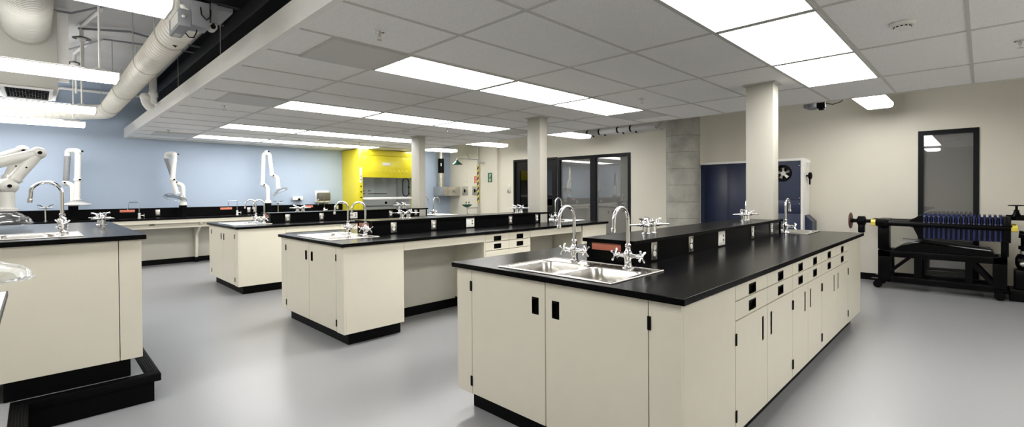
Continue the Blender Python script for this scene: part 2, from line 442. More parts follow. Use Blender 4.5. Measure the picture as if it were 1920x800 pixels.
sproto = None
for lab, x, y in (('sprinkler head near the ceiling edge, before the first grey panel', -.205, 2.03),
                  ('sprinkler head near the ceiling edge, left of the third row of lights', -.208, 5.74),
                  ('sprinkler head near the ceiling edge, close to the blue wall', -.262, 8.9),
                  ('sprinkler head beyond the end of the second row of lights', 3.17, 1.98),
                  ('sprinkler head between the column and the fourth row of lights', 3.125, 5.64),
                  ('sprinkler head above the yellow fume hood', 3.045, 8.61),
                  ('sprinkler head at the right edge of the photo', 3.244, -1.05)):
    if sproto is None:
        t = thing('sprinkler_head', lab, 'sprinkler', (x, y, ZC), 0, 'ceiling sprinkler heads')
        obj('escutcheon', MB().lathe((0,0,0), (0,0,-1), [(.036, .001), (.036, .003), (.026, .008), (.016, .009)], 20), 'chrome', t)
        b = MB().cyl((0,0,-.008), (0,0,-.03), .010)
        for s in (-1, 1): b.tube([(s*.009, 0, -.028), (s*.014, 0, -.04), (s*.004, 0, -.052)], .0022, 6)
        obj('frame', b, 'steel', t)
        d = MB().cyl((0,0,-.052), (0,0,-.054), .010)
        for k in range(10):
            a = 2*PI*k/10; d.bar((.009*math.cos(a), .009*math.sin(a), -.053), (.019*math.cos(a), .019*math.sin(a), -.053), .005, .0015)
        obj('deflector', d, 'steel', t)
        sproto = t
    else: dup(sproto, lab, (x, y, ZC))
t = thing('smoke_detector', 'round white smoke detector on the ceiling right of the nearest lights', 'smoke detector', (2.141, -.484, ZC))
obj('base', MB().lathe((0,0,0), (0,0,-1), [(.068, .001), (.068, .010), (.060, .022)], 28), 'plastic', t)
obj('sensor_head', MB().lathe((0,0,-.022), (0,0,-1), [(.045, 0), (.043, .012), (.030, .020), (.012, .022)], 28), 'plastic', t)
v = MB()
for k in range(12):
    a = 2*PI*k/12; v.bar((.043*math.cos(a), .043*math.sin(a), -.028), (.0475*math.cos(a), .0475*math.sin(a), -.028), .012, .006)
obj('vent_slot', v, 'dark', t)
t = thing('speaker_grille', 'small round white ceiling speaker between the third and fourth light rows', 'speaker', (2.764, 6.348, ZC))
obj('rim', MB().lathe((0,0,0), (0,0,-1), [(.075, .001), (.075, .005), (.062, .008)], 28), 'plastic', t)
obj('grille', MB().lathe((0,0,-.004), (0,0,-1), [(.06, 0), (.055, .008), (.02, .011)], 28), 'diffuser', t)

# ---- hanging wrap lights either side of the suspended ceiling
def pendant(label, x0, x1, yc, z0, up=True):
    L = x1-x0
    t = thing('pendant_light', label, 'hanging light', ((x0+x1)/2, yc, z0), 0, 'hanging strip lights')
    h = L/2
    obj('lens', MB().prism([(-.15, .062), (-.15, .03), (-.138, .006), (-.11, 0), (.11, 0), (.138, .006), (.15, .03), (.15, .062)], 'x', -h+.012, h-.012), 'wrap', t, smooth=False)
    obj('housing', MB().prism([(-.152, .0625), (.152, .0625), (.152, .068), (.09, .085), (-.09, .085), (-.152, .068)], 'x', -h+.012, h-.012), 'white', t)
    if up: obj('uplight_lens', MB().box(-h+.25, -.075, .0853, h-.25, .075, .0885), 'uplight', t, smooth=False)
    for s in (-1, 1):
        obj('end_cap', MB().prism([(-.154, .03), (-.137, .002), (-.11, -.002), (.11, -.002), (.137, .002), (.154, .03), (.154, .07), (.09, .088), (-.09, .088), (-.154, .07)], 'x', s*h-.012*(s > 0), s*h+.012*(s < 0)), 'plastic', t)
        xs = s*(h-.14)
        obj('canopy', MB().lathe((xs, 0, .085), (0,0,1), [(.085, .001), (.08, .012), (.03, .03), (.012, .034)], 24), 'white', t)
        obj('hanger_rod', MB().cyl((xs, 0, .11), (xs, 0, ZD-z0-.012), .009, n=10).cyl((xs, 0, ZD-z0-.03), (xs, 0, ZD-z0-.001), .04), 'white', t)
    return t
pendant('lit strip light hanging at the top edge of the photo before the spiral duct', -3.72, -1.265, 2.634, 2.445)
pendant('lit strip light hanging in front of the beige air plenum', -3.72, -1.27, 5.122, 2.445)
pendant('lit strip light hanging just below the dark air grille', -3.72, -1.27, 7.61, 2.445)
pendant('lit strip light hanging furthest back, beside the blue wall', -3.72, -1.275, 9.476, 2.45)
pendant('short lit strip light hanging between the ceiling edge and the beige wall, nearest', 5.06, 6.47, .166, 2.485, False)
pendant('lit strip light hanging in front of the beige wall above the dark window pair', 5.06, 6.36, 5.11, 2.475, False)
pendant('lit strip light hanging in front of the safety shower', 5.06, 6.40, 7.62, 2.475, False)
pendant('lit strip light hanging in front of the corner exhaust duct', 5.06, 6.40, 9.62, 2.475, False)
pendant('added lit strip light out of view above the camera, beside the ceiling edge', -2.25, -.80, .146, 2.445)  # extra lamp added out of view to lift the near cabinet fronts
# ================================================================== laboratory islands
H, TH = .914, .03
ZU = H-TH                                  # underside of the worktops
LEN, WID = 4.10, 1.53

def hinge(mb_parent, x, z, y=-.004):
    obj('hinge', MB().box(x-.009, y-.002, z-.031, x+.009, y+.004, z+.031, .003), 'black', mb_parent)
def pull(parent, x0, x1, z0, z1, y, notch=True):
    """recessed finger pull: black cup let into a hole of the front"""
    m = MB(); t = .002; d = .022
    m.box(x0-t, y+d, z0-t, x1+t, y+d+t, z1+t)
    m.box(x0-t, y, z0-t, x0, y+d, z1+t).box(x1, y, z0-t, x1+t, y+d, z1+t).box(x0, y, z0-t, x1, y+d, z0).box(x0, y, z1, x1, y+d, z1+t)
    if notch: m.prism([(x0, z1), (x1, z1), (x1, z1-.006), (x0, z1-.016)], 'y', y+.001, y+.012)
    return obj('pull', m, 'black', parent)
def door(parent, x0, x1, z0, z1, hole, hinge_x, hz=(.197, .78)):
    g = .0022
    d = obj('door', MB().pholed(x0+g, x1-g, z0+g, z1-g, 0, .019, hole), 'cream', parent, bevel=.0012)
    pull(d, *hole, .001)
    for z in hz: hinge(d, hinge_x, z)
    return d
def drawer(parent, x0, x1, z0, z1, pz=None, pw=.115, ph=.056):
    g = .0022; xm = (x0+x1)/2; zm = pz or (z0+z1)/2
    h = (xm-pw/2, xm+pw/2, zm-ph/2, zm+ph/2)
    d = obj('drawer', MB().pholed(x0+g, x1-g, z0+g, z1-g, 0, .019, h), 'cream', parent, bevel=.0012)
    pull(d, *h, .001)
    return d
def carcass(parent, W, D, stiles=(), zb=.116, toe=(.071, .0, .0), zt=ZU-.001, back=True):
    t = .018
    m = MB().box(0, .02, zb, t, D, zt).box(W-t, .02, zb, W, D, zt).box(t, .02, zb, W-t, D, zb+t)
    if back: m.box(t, D-t, zb+t, W-t, D, zt)
    for a, b in stiles: m.box(a, 0, zb, b, .02, zt)
    obj('body', m, 'cream', parent, bevel=.0012)
    obj('toe_kick', MB().box(toe[1], toe[0], 0, W-toe[2], D-(0 if D < 1 else .071), zb-.0005), 'black', parent)

def sink_cabinet(label, loc, rz, D=.604):
    W = 1.478
    t = thing('sink_cabinet', label, 'cabinet', loc, rz, 'double-door sink cabinets at the island ends')
    carcass(t, W, D, [(0, .139), (1.331, W)], toe=(.071, .071, .071))
    zm = .745
    door(t, .141, .734, .118, ZU-.003, (.640, .689, zm-.046, zm+.046), .137)
    door(t, .736, 1.329, .118, ZU-.003, (.780, .829, zm-.046, zm+.046), 1.333)
    return t

def drawer_cabinet(label, loc, W, split, group, rz=0., doors=True, D=1.478, stile=0.):
    t = thing('drawer_cabinet', label, 'cabinet', loc, rz, group)
    carcass(t, W, D, [(0, stile)] if stile else [])
    for a, b in ((stile, split), (split, W)):
        drawer(t, a, b, .793, ZU-.003, .826); drawer(t, a, b, .694, .791, .738)
    if doors:
        zm = .571
        door(t, stile, split, .118, .692, (split-.095, split-.065, zm-.068, zm+.068), stile+.004, (.21, .60))
        door(t, split, W, .118, .692, (split+.055, split+.085, zm-.068, zm+.068), W-.004, (.21, .60))
    else:
        for a, b in ((stile, split), (split, W)):
            drawer(t, a, b, .408, .692, .60); drawer(t, a, b, .118, .406, .33)
    return t

# ---- stainless double sink with rounded bowls (local z=0 is the worktop face)
def rrect(cx, cy, hx, hy, r, n=6):
    pts = []
    for sx, sy, a0 in ((1,1,0), (-1,1,PI/2), (-1,-1,PI), (1,-1,1.5*PI)):
        for k in range(n+1):
            a = a0+PI/2*k/n
            pts.append((cx+sx*(hx-r)+r*math.cos(a), cy+sy*(hy-r)+r*math.sin(a)))
    return pts
def onrect(cx, cy, x0, y0, x1, y1, pts, n=6):
    """a point of the cell's edge for every point of the rounded loop"""
    out = []
    for i, (px, py) in enumerate(pts):
        q, k = divmod(i, n+1)
        X, Y = ((x1, y1), (x0, y1), (x0, y0), (x1, y0))[q]
        f = k/n
        vert_first = q in (0, 2)
        # walk from the side through the corner
        if vert_first: out.append((X, py+(Y-py)*min(1, 2*f)) if f <= .5 else (X+(px-X)*(2*f-1), Y))
        else: out.append((px+(X-px)*min(1, 2*f), Y) if f <= .5 else (X, Y+(py-Y)*(2*f-1)))
    return out
def bowl_cell(mb, cell, cx, cy, hx, hy, depth, zt=.003):
    bm = mb.bm; loop = rrect(cx, cy, hx, hy, .055)
    outer = [bm.verts.new((*p, zt)) for p in onrect(cx, cy, *cell, loop)]
    rings = [outer]
    for off, z in ((0, zt), (.006, zt-.008), (.012, -.5*depth), (.018, -.8*depth), (.034, -.95*depth), (.075, -depth)):
        rr = max(.02, .055-off*.3)
        rings.append([bm.verts.new((*p, z)) for p in rrect(cx, cy, hx-off, hy-off, rr)])
    n = len(outer)
    for a, b in zip(rings, rings[1:]):
        for i in range(n):
            q = [a[i], a[(i+1)%n], b[(i+1)%n], b[i]]
            if len({v.co.to_tuple(5) for v in q}) >= 3:
                bm.faces.new(q)
    bm.faces.new(rings[-1])
def sink(label, loc, rz=0., group='stainless sinks let into the worktops', double=True, dims=None):
    t = thing('lab_sink', label, 'sink', loc, rz, group)
    X0, X1, Y0, Y1 = dims or (.065, .572, .385, 1.16)
    m = MB(); xb = X1-.10
    if double:
        ym = (Y0+Y1)/2
        bowl_cell(m, (X0, Y0, xb, ym), (X0+xb)/2+.008, (Y0+ym)/2+.006, (xb-X0)/2-.028, (ym-Y0)/2-.032, .2)
        bowl_cell(m, (X0, ym, xb, Y1), (X0+xb)/2+.008, (Y1+ym)/2-.006, (xb-X0)/2-.028, (Y1-ym)/2-.032, .2)
        drains = [((X0+xb)/2, (Y0+ym)/2), ((X0+xb)/2, (Y1+ym)/2)]
    else:
        bowl_cell(m, (X0, Y0, xb, Y1), (X0+xb)/2+.006, (Y0+Y1)/2, (xb-X0)/2-.03, (Y1-Y0)/2-.03, .2)
        drains = [((X0+xb)/2, (Y0+Y1)/2)]
    m.quad([(xb, Y0, .003), (X1, Y0, .003), (X1, Y1, .003), (xb, Y1, .003)])
    obj('basin', m, 'steel', t, angle=50)
    r = MB().tube([(X0, Y0, .003), (X1, Y0, .003), (X1, Y1, .003), (X0, Y1, .003), (X0, Y0, .003)], .0045, 8)
    obj('rim', r, 'steel', t)
    for x, y in drains:
        obj('drain', MB().lathe((x, y, -.1995), (0,0,1), [(.045, 0), (.043, .003), (.03, .001), (.012, .0005)], 24), 'chrome', t)
    return t
def cut(dims=(.065, .572, .385, 1.16)):
    X0, X1, Y0, Y1 = dims
    return (X0+.012, Y0+.012, X1-.09, Y1-.012)

# ---- gooseneck mixer, spout towards -x
def make_faucet(label, loc):
    t = thing('gooseneck_faucet', label, 'faucet', loc, 0, 'chrome gooseneck faucets')
    b = MB().lathe((0,0,0), (0,0,1), [(.034, 0), (.034, .006), (.024, .012), (.021, .02), (.021, .05), (.026, .062), (.027, .08), (.022, .092), (.016, .10), (.0145, .116), (.017, .12), (.017, .132), (.012, .138)], 20)
    for s in (-1, 1):
        b.lathe((0, s*.018, .07), (0, s, 0), [(.016, 0), (.013, .02), (.011, .036), (.014, .04), (.014, .05), (.009, .054)], 16)
    obj('mixer_body', b, 'chrome', t)
    R = .073; pts = [(0, 0, .125), (0, 0, .20)]
    zc = .272
    for k in range(0, 13):
        a = PI*k/12*1.04
        pts.append((-R+R*math.cos(a), 0, zc+R*math.sin(a)))
    pts.append((pts[-1][0]-.004, 0, .232))
    obj('spout', MB().tube(pts, .0105, 14), 'chrome', t)
    e = Vector(pts[-1])
    obj('aerator', MB().lathe((e.x, 0, e.z+.004), (-.06, 0, -1), [(.0125, 0), (.0135, .004), (.0135, .020), (.010, .024)], 16), 'chrome', t)
    for s in (-1, 1):
        h = MB().cyl((0, s*.068, .07), (0, s*.090, .07), .008)
        h.ball((0, s*.086, .07), .0115, 12, 8)
        for k in range(4):
            a = PI/4+PI/2*k+.2*s
            tip = (.036*math.cos(a), s*.090, .07+.036*math.sin(a))
            h.tube([(.006*math.cos(a), s*.086, .07+.006*math.sin(a)), tip], .005, 8, [.0045, .0066])
            h.ball(tip, .0068, 8, 6)
        obj('handle', h, 'chrome', t)
    return t
# ---- four-outlet gas turret
def make_turret(label, loc):
    t = thing('gas_turret', label, 'gas tap', loc, 0, 'chrome gas turrets')
    b = MB()
    for s in (-1, 1):
        b.lathe((s*.042, 0, 0), (0,0,1), [(.034, 0), (.034, .006), (.026, .010), (.025, .05), (.028, .054), (.028, .072), (.018, .082), (.010, .086)], 20)
    b.cyl((-.042, 0, .06), (.042, 0, .06), .014)
    obj('turret_body', b, 'chrome', t)
    for s in (-1, 1):
        for q in (-1, 1):
            d = Vector((s*.80, q*.60, 0)); c = Vector((s*.042, 0, .062))
            n = MB().lathe(c+d*.02, d, [(.014, 0), (.014, .022), (.010, .028), (.0105, .036), (.0075, .044), (.0085, .052), (.0062, .060), (.007, .068), (.0045, .10), (.0035, .102)], 14)
            n.lathe(c+d*.034, (0,0,1), [(.011, .008), (.011, .022), (.006, .028)], 12)
            nz = obj('nozzle', n, 'chrome', t)
            p = c+d*.034
            side = Vector((-d.y, d.x, 0))
            obj('lever', MB().ball(p+Vector((0,0,.03)), .009, 10, 8).tube([p+Vector((0,0,.03)), p+side*.022*q+Vector((0,0,.038)), p+side*.05*q+Vector((0,0,.044))], .005, 8, [.006, .005, .0075]), 'chrome', nz)
    return t
def make_outlet(label, loc):
    t = thing('power_outlet', label, 'power outlet', loc, 0, 'duplex outlets on the black risers')
    obj('cover_plate', MB().box(-.036, -.005, -.0575, .036, 0, .0575, .002), 'steel', t)
    for s in (-1, 1):
        m = MB().lathe((0, -.004, s*.0195), (0, -1, 0), [(.0175, 0), (.017, .004)], 20)
        r = obj('receptacle', m, 'plastic', t)
        obj('slot', MB().box(-.008, -.0088, s*.0195-.003, -.006, -.0078, s*.0195+.006).box(.006, -.0088, s*.0195-.003, .008, -.0078, s*.0195+.006).cyl((0, -.0088, s*.0195-.009), (0, -.0078, s*.0195-.009), .0025, n=8), 'dark', r)
    obj('screw', MB().cyl((0, -.0065, 0), (0, -.005, 0), .003, n=10), 'steel', t)
    return t
def make_data(label, loc):
    t = thing('data_outlet', label, 'data outlet', loc, 0, 'white data outlets on the black risers')
    obj('cover_plate', MB().box(-.064, -.006, -.0575, .064, 0, .0575, .003), 'plastic', t)
    for z in (.017, -.017):
        obj('jack', MB().box(.02, -.0085, z-.009, .04, -.005, z+.009, .001), 'smoke', t)
    obj('screw', MB().cyl((-.03, -.0075, .045), (-.03, -.006, .045), .003, n=10).cyl((-.03, -.0075, -.045), (-.03, -.006, -.045), .003, n=10), 'steel', t)
    return t

protos = {}
def place(kind, label, loc, rz=0., group=None):
    if kind not in protos:
        protos[kind] = {'f': make_faucet, 't': make_turret, 'o': make_outlet, 'd': make_data}[kind](label, loc)
        protos[kind].rotation_euler = (0, 0, rz)
        if group: protos[kind]['group'] = group
        return protos[kind]
    return dup(protos[kind], label, loc, rz, group)

def island(oy, who, kind, colbox):
    """everything of one island; `who` names it in the labels"""
    cx0, cy0, cx1, cy1 = colbox
    ylo, yhi = .60, .93                       # black riser of the raised shelf
    g = .003
    hole = (cx0-g, cy0-oy-g, cx1+g, cy1-oy+g)
    c1 = cut(); c2 = (LEN-c1[2], WID-c1[3], LEN-c1[0], WID-c1[1])
    # worktop with openings for the sinks and the column
    xs = sorted({0, c1[0], c1[2], hole[0], hole[2], c2[0], c2[2], LEN}); ys = sorted({0, c1[1], c1[3], c2[1], c2[3], hole[1], hole[3], WID})
    w = obj('worktop', MB().slab(xs, ys, ZU, H, [c1, c2, hole]), 'top', None, (0, oy, 0), bevel=.003)
    tag(w, f'long black epoxy worktop of the {who}', 'worktop', 'black island worktops')
    # raised shelf
    s = thing('reagent_shelf', f'raised black shelf along the middle of the {who}', 'shelf', (0, oy, H), 0, 'raised black shelves on the islands')
    e0, e1 = .62, 3.43
    obj('riser', MB().slab([e0, hole[0], hole[2], e1], [ylo, hole[1], hole[3], yhi], .0005, .124, [hole]), 'riser', s)
    obj('shelf_top', MB().slab([e0-.02, hole[0], hole[2], e1+.025], [ylo-.02, hole[1], hole[3], yhi+.02], .124, .148, [hole]), 'top', s, bevel=.002)
    p = obj('end_plate', MB().box(-.002, -.105, -.0245, 0, .105, .0245, .0008).cyl((-.004, -.095, 0), (-.002, -.095, 0), .004, n=10).cyl((-.004, .095, 0), (-.002, .095, 0), .004, n=10), 'red', None, (e0-.0005, oy+.785, H+.102))
    tag(p, f'blank red plate on the shelf end of the {who}, behind its faucets', 'plate', 'red plates on the black risers')
    # end cabinets
    sink_cabinet(f'cream sink cabinet with two doors at the near end of the {who}', (.026, oy+WID-.026, 0), -PI/2)
    far = sink_cabinet(f'cream sink cabinet at the far end of the {who}', (LEN-.026, oy+.026, 0), PI/2, .57)
    y = oy+.026
    if kind == 'drawers':
        n = 'cream drawer and door cabinets of the nearest island'
        drawer_cabinet(f'cream cabinet with four drawers and two doors, nearest on the side of the {who}', (.632, y, 0), 1.011, .501, n, D=.58)
        drawer_cabinet(f'narrower middle cream cabinet with drawers and doors on the side of the {who}', (1.645, y, 0), .79, .388, n, D=.58)
        drawer_cabinet(f'cream cabinet with drawers and doors next to the far end of the {who}', (2.437, y, 0), 1.01, .515, n, D=.58)
        f = thing('filler_panel', f'cream filler panel beside the far sink cabinet of the {who}', 'panel', (3.449, y, 0))
        obj('panel', MB().box(0, 0, .116, .052, .58, ZU-.001), 'cream', f); obj('toe_kick', MB().box(0, .071, 0, .052, .58, .1155), 'black', f)
        f = thing('rear_panel', f'cream rear panel closing the hidden side of the {who}', 'panel', (.632, y+1.458, 0))
        obj('panel', MB().box(0, 0, .116, 2.868, .02, ZU-.001), 'cream', f); obj('toe_kick', MB().box(0, -.07, 0, 2.868, -.05, .1155), 'black', f)
    else:
        drawer_cabinet(f'cream cabinet of small drawers between the knee spaces of the {who}', (1.664, y, 0), .761, .391, 'cream drawer cabinets between knee spaces', doors=False, stile=.02)
        for a, b, lab in ((.632, 1.662, 'first'), (2.427, 3.468, 'second')):
            k = thing('knee_space', f'open knee space with cream apron, {lab} along the {who}', 'knee space', (a, y, 0), 0, 'knee spaces of the islands')
            L = b-a
            obj('apron', MB().box(0, 0, .80, L, .02, ZU-.001), 'cream', k, bevel=.0012)
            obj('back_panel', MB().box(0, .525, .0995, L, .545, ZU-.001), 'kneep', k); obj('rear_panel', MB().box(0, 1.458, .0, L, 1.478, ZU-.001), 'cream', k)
            obj('baseboard', MB().box(0, .513, 0, L, .53, .099), 'black', k)
    # sinks and faucets
    sink(f'stainless double sink at the near end of the {who}', (0, oy, H))
    sink(f'stainless double sink at the far end of the {who}', (LEN, oy+WID, H), PI)
    near = ('right', 'left')
    for yy, lab in ((.577, 'right'), (.96, 'left')):
        place('f', f'chrome gooseneck faucet on the {lab} of the near sink of the {who}', (.528, oy+yy, H+.003), 0)
        place('f', f'chrome gooseneck faucet on the {lab} of the far sink of the {who}', (LEN-.528, oy+(.577 if lab == "right" else .96), H+.003), PI)
    place('t', f'chrome gas turret on the raised shelf of the {who}, nearer the red plate', (1.12, oy+.765, H+.148))
    place('t', f'chrome gas turret on the raised shelf of the {who}, near the column', (2.985, oy+.765, H+.148))
    if kind == 'drawers':
        d_ = Vector((.8, -.6, 0)).normalized(); c_ = Vector((.042, 0, .062))
        tagged = [o for o in COL.objects if o.get('label', '') == f'chrome gas turret on the raised shelf of the {who}, near the column'][0]
        tip = obj('red_tip', MB().lathe(c_+d_*.085, d_, [(.0055, 0), (.0062, .004), (.005, .03), (.003, .032)], 12), 'redsign', tagged); tip['label'] = 'red nozzle tip'
    yo = oy+ylo-.0004
    nth = ('first', 'second', 'third', 'last')
    for x, k in zip((.868, 1.394, 2.652, 3.185), nth):
        place('o', f'duplex outlet, {k} from the red plate on the black riser of the {who}', (x, yo, H+.069))
    place('d', f'white data outlet in the middle of the black riser of the {who}', (1.945, yo, H+.069))

island(0, 'nearest island', 'drawers', (3.33, .622, 3.495, .88))
island(3.055, 'middle island', 'knee', (3.245, 3.64, 3.40, 3.885))
island(6.11, 'far island', 'knee', (3.26, 6.70, 3.405, 6.955))
# ================================================================== instructor's bench on its platform
PZ = .178
p = thing('platform', 'low grey platform with black ribbed nosing under the instructor bench', 'platform', (0, 0, 0))
# L-shaped: the right arm ends at y=3, the left one comes on towards the camera
XA, XB, YA, YB2 = -1.915, -1.30, 3.0, 5.75
obj('riser', MB().prism([(XA, YA), (XB-.018, YA), (XB-.018, YB2), (XL+.02, YB2), (XL+.02, .2), (XA, .2)], 'z', 0, PZ-.045), 'black', p)
obj('deck', MB().prism([(XA-.055, YA+.045), (XB-.065, YA+.045), (XB-.065, YB2-.05), (XL+.03, YB2-.05), (XL+.03, .25), (XA-.055, .25)], 'z', PZ-.044, PZ), 'floor', p)
n = MB()
def nosing(a, b, w=.062):
    (ax, ay), (bx, by) = a, b
    n.box(min(ax, bx), min(ay, by), PZ-.045, max(ax, bx), max(ay, by), PZ+.003, .002)
nosing((XA-.055, YA-.03), (XB+.015, YA+.045))
nosing((XB-.065, YA+.045), (XB+.015, YB2))
nosing((XA-.055, .2), (XA+.02, YA-.03))
for k in range(5):       # anti-slip ribs
    d = .008+.012*k
    n.box(XA-.05, YA-.03+d, PZ+.003, XB+.01, YA-.03+d+.006, PZ+.0055)
    n.box(XB+.015-d-.006, YA+.045, PZ+.003, XB+.015-d, YB2, PZ+.0055)
    n.box(XA+.02-d-.006, .2, PZ+.003, XA+.02-d, YA-.03, PZ+.0055)
obj('nosing', n, 'black', p)
BX1, BX0, BY0, BY1 = -1.345, -2.87, 3.02, 5.22
HB = PZ+H
c1 = (-2.06, 3.22, -1.76, 3.66)
w = obj('worktop', MB().slab([BX0, c1[0], c1[2], BX1], [BY0, c1[1], c1[3], BY1], HB-TH, HB, [c1]), 'top', bevel=.003)
tag(w, 'black epoxy worktop of the instructor bench on the platform', 'worktop')
t = thing('instructor_cabinet', 'cream base cabinet of the instructor bench, plain end panel facing the camera', 'cabinet', (0, 0, PZ))
x0, x1, y0, y1 = -2.06, -1.37, BY0+.024, BY1-.024
m = MB().box(-1.483, y0, .116, x1, y0+.02, ZU-.001).box(x0, y0, .116, -1.487, y0+.02, ZU-.001).box(x1-.02, y0+.02, .116, x1, y1, ZU-.001).box(x0, y0+.02, .116, x0+.02, y1, ZU-.001).box(x0+.02, y1-.02, .116, x1-.02, y1, ZU-.001).box(x0+.02, y0+.02, .116, x1-.02, y1-.02, .134)
obj('body', m, 'cream', t, bevel=.0012)
obj('toe_kick', MB().box(x0+.065, y0+.015, .0035, x1-.062, y1-.06, .1155), 'black', t)
t = thing('instructor_cabinet', 'second cream cabinet of the instructor bench, left of the photo edge', 'cabinet', (0, 0, PZ))
obj('body', MB().box(-2.845, y0, .116, -2.16, y1, ZU-.001), 'cream', t, bevel=.0012)
obj('toe_kick', MB().box(-2.78, y0+.015, .0035, -2.22, y1-.06, .1155), 'black', t)
sk = sink('stainless single sink in the instructor bench', (0, 0, HB), double=False, dims=(-2.07, -1.645, 3.2, 3.68))
place('f', 'large chrome gooseneck faucet on the instructor bench at the left', (-1.73, 3.49, HB+.003), 0)
place('t', 'chrome gas turret at the back corner of the instructor bench', (-1.46, 4.5, HB), PI/2)
# red handled rod lying by the sink
# instructor's desk: only its right edge shows
d = thing('desk', 'white topped desk with dark edge at the lower left of the photo', 'desk', (0, 0, PZ))
obj('desktop', MB().box(-2.75, 1.25, .700, -1.956, 2.42, .722), 'white', d)
obj('edge_band', MB().box(-1.956, 1.25, .699, -1.950, 2.42, .723).box(-2.75, 2.42, .699, -1.95, 2.426, .723), 'dark', d)
for x in (-2.70, -2.02):
    for y in (1.30, 2.36):
        obj('leg', MB().box(x-.02, y-.02, .0005, x+.02, y+.02, .70), 'dark', d)

# ================================================================== extraction arms
def bend(a, b, c, r, n=7):
    """round the corner at b"""
    a, b, c = Vector(a), Vector(b), Vector(c)
    d1, d2 = (a-b).normalized(), (c-b).normalized()
    p, q = b+d1*r, b+d2*r
    return [p.lerp(b, t).lerp(b.lerp(q, t), t) for t in [k/n for k in range(n+1)]]
def clear_hood(parent, c, ax, R):
    ax = Vector(ax).normalized()
    prof = [(.046, 0), (.05, .018), (R*.5, .032), (R*.82, .05), (R*.97, .075), (R, .10)]
    h = obj('clear_hood', MB().lathe(c, ax, prof, 32, False, False), 'clear', parent)
    e = Vector(c)+ax*.10
    u = ax.orthogonal().normalized(); w = ax.cross(u)
    ring = [e+u*(R*math.cos(2*PI*k/40))+w*(R*math.sin(2*PI*k/40)) for k in range(41)]
    obj('hood_rim', MB().tube(ring, .006, 8), 'clear', h)
    return h
def path(pts, r=.055):
    """polyline with its inner corners rounded"""
    pts = [Vector(p) for p in pts]; out = [pts[0]]
    for a, b, c in zip(pts, pts[1:], pts[2:]):
        q = min(r, (a-b).length*.48, (c-b).length*.48); out += bend(a, b, c, q, 6)
    return out+[pts[-1]]
def fume_arm(label, base, z_post, parts, balls, hood_c, hood_ax, hood_R, r=.041, disc=False):
    """base post on a bench, then named tube sections, swivel balls and a clear hood"""
    t = thing('fume_extractor', label, 'extraction arm', base, 0, 'white fume extraction arms')
    B = Vector(base); zp = z_post-B.z
    obj('base_post', MB().lathe((0,0,0), (0,0,1), [(.058, 0), (.058, zp*.55), (.064, zp*.62), (.066, zp)], 24), 'black', t)
    obj('collar', MB().lathe((0,0,zp), (0,0,1), [(.066, 0), (.066, .045), (.058, .05), (.058, .06), (r+.003, .066), (r+.003, .09)], 24), 'armw', t)
    for name, pts, m in parts:
        loc = [Vector(p)-B for p in pts]
        b = MB().tube(path(loc), r, 16)
        if name in ('upper_tube', 'lower_tube'):
            for e, f in ((loc[0], loc[1]), (loc[-1], loc[-2])):
                d = (f-e).normalized(); b.tube([e+d*.05, e+d*.062], r*1.14, 16)
        if name == 'wrist_pipe':
            d = (loc[-2]-loc[-1]).normalized(); b.tube([loc[-1], loc[-1]+d*.014], r*1.5, 18); b.tube([loc[-1]+d*.09, loc[-1]+d*.102], r*1.2, 16)
        obj(name, b, m, t)
    for p, side in balls:
        q = Vector(p)-B; s_ = Vector(side).normalized()
        k = obj('swivel_joint', MB().ball(q, r*1.28, 18, 12), 'armw', t)
        obj('friction_knob', MB().cyl(q+s_*(r*1.1), q+s_*(r*1.28+.02), .014, n=14), 'black', k)
    hc = Vector(hood_c)-B
    clear_hood(t, hc, hood_ax, hood_R)
    if disc:
        ax = Vector(hood_ax).normalized()
        obj('hood_disc', MB().lathe(hc+ax*.045, ax, [(.02, -.012), (hood_R*.9, .028), (hood_R*1.06, .042), (hood_R*1.06, .05), (hood_R*.9, .046)], 36), 'armw', t)
    return t

yb = 10.25
fume_arm('white fume arm nearest the left edge on the wall bench, above a flat white hood', (-1.405, yb, H), 1.165,
    [('riser', [(-1.405, yb, 1.23), (-1.405, yb, 1.52), (-1.49, yb+.03, 1.56)], 'armw'),
     ('lower_tube', [(-1.49, yb+.03, 1.58), (-1.465, yb+.0, 2.04)], 'armg'),
     ('top_bend', [(-1.466, yb, 2.02), (-1.463, yb, 2.115), (-1.345, yb-.14, 2.115), (-1.340, yb-.14, 2.02)], 'armw'),
     ('upper_tube', [(-1.340, yb-.14, 2.03), (-1.352, yb-.15, 1.62)], 'armw'),
     ('wrist_pipe', [(-1.352, yb-.15, 1.62), (-1.362, yb-.15, 1.27)], 'armw')],
    [((-1.49, yb+.03, 1.565), (-.3, -1, 0)), ((-1.352, yb-.15, 1.615), (.5, -1, 0)), ((-1.342, yb-.14, 2.09), (1, -.4, .2))],
    (-1.362, yb-.15, 1.285), (0, 0, -1), .172, disc=True)
fume_arm('white fume arm in the middle of the wall bench with its clear hood tipped left', (.172, yb, H), 1.14,
    [('riser', [(.172, yb, 1.20), (.174, yb, 1.53), (.055, yb+.05, 1.58)], 'armw'),
     ('lower_tube', [(.055, yb+.05, 1.58), (-.085, yb, 2.06)], 'armg'),
     ('top_bend', [(-.080, yb, 2.04), (-.088, yb, 2.125), (.022, yb-.12, 2.14), (.024, yb-.13, 2.04)], 'armw'),
     ('upper_tube', [(.024, yb-.13, 2.05), (-.015, yb-.15, 1.64)], 'armw'),
     ('wrist_pipe', [(-.015, yb-.15, 1.63), (.045, yb-.16, 1.37)], 'armw')],
    [((.055, yb+.05, 1.58), (.3, -1, .2)), ((-.015, yb-.15, 1.635), (.3, -1, 0)), ((.022, yb-.125, 2.11), (1, -.4, .2))],
    (.045, yb-.16, 1.37), (-.30, -.25, -.9), .185)
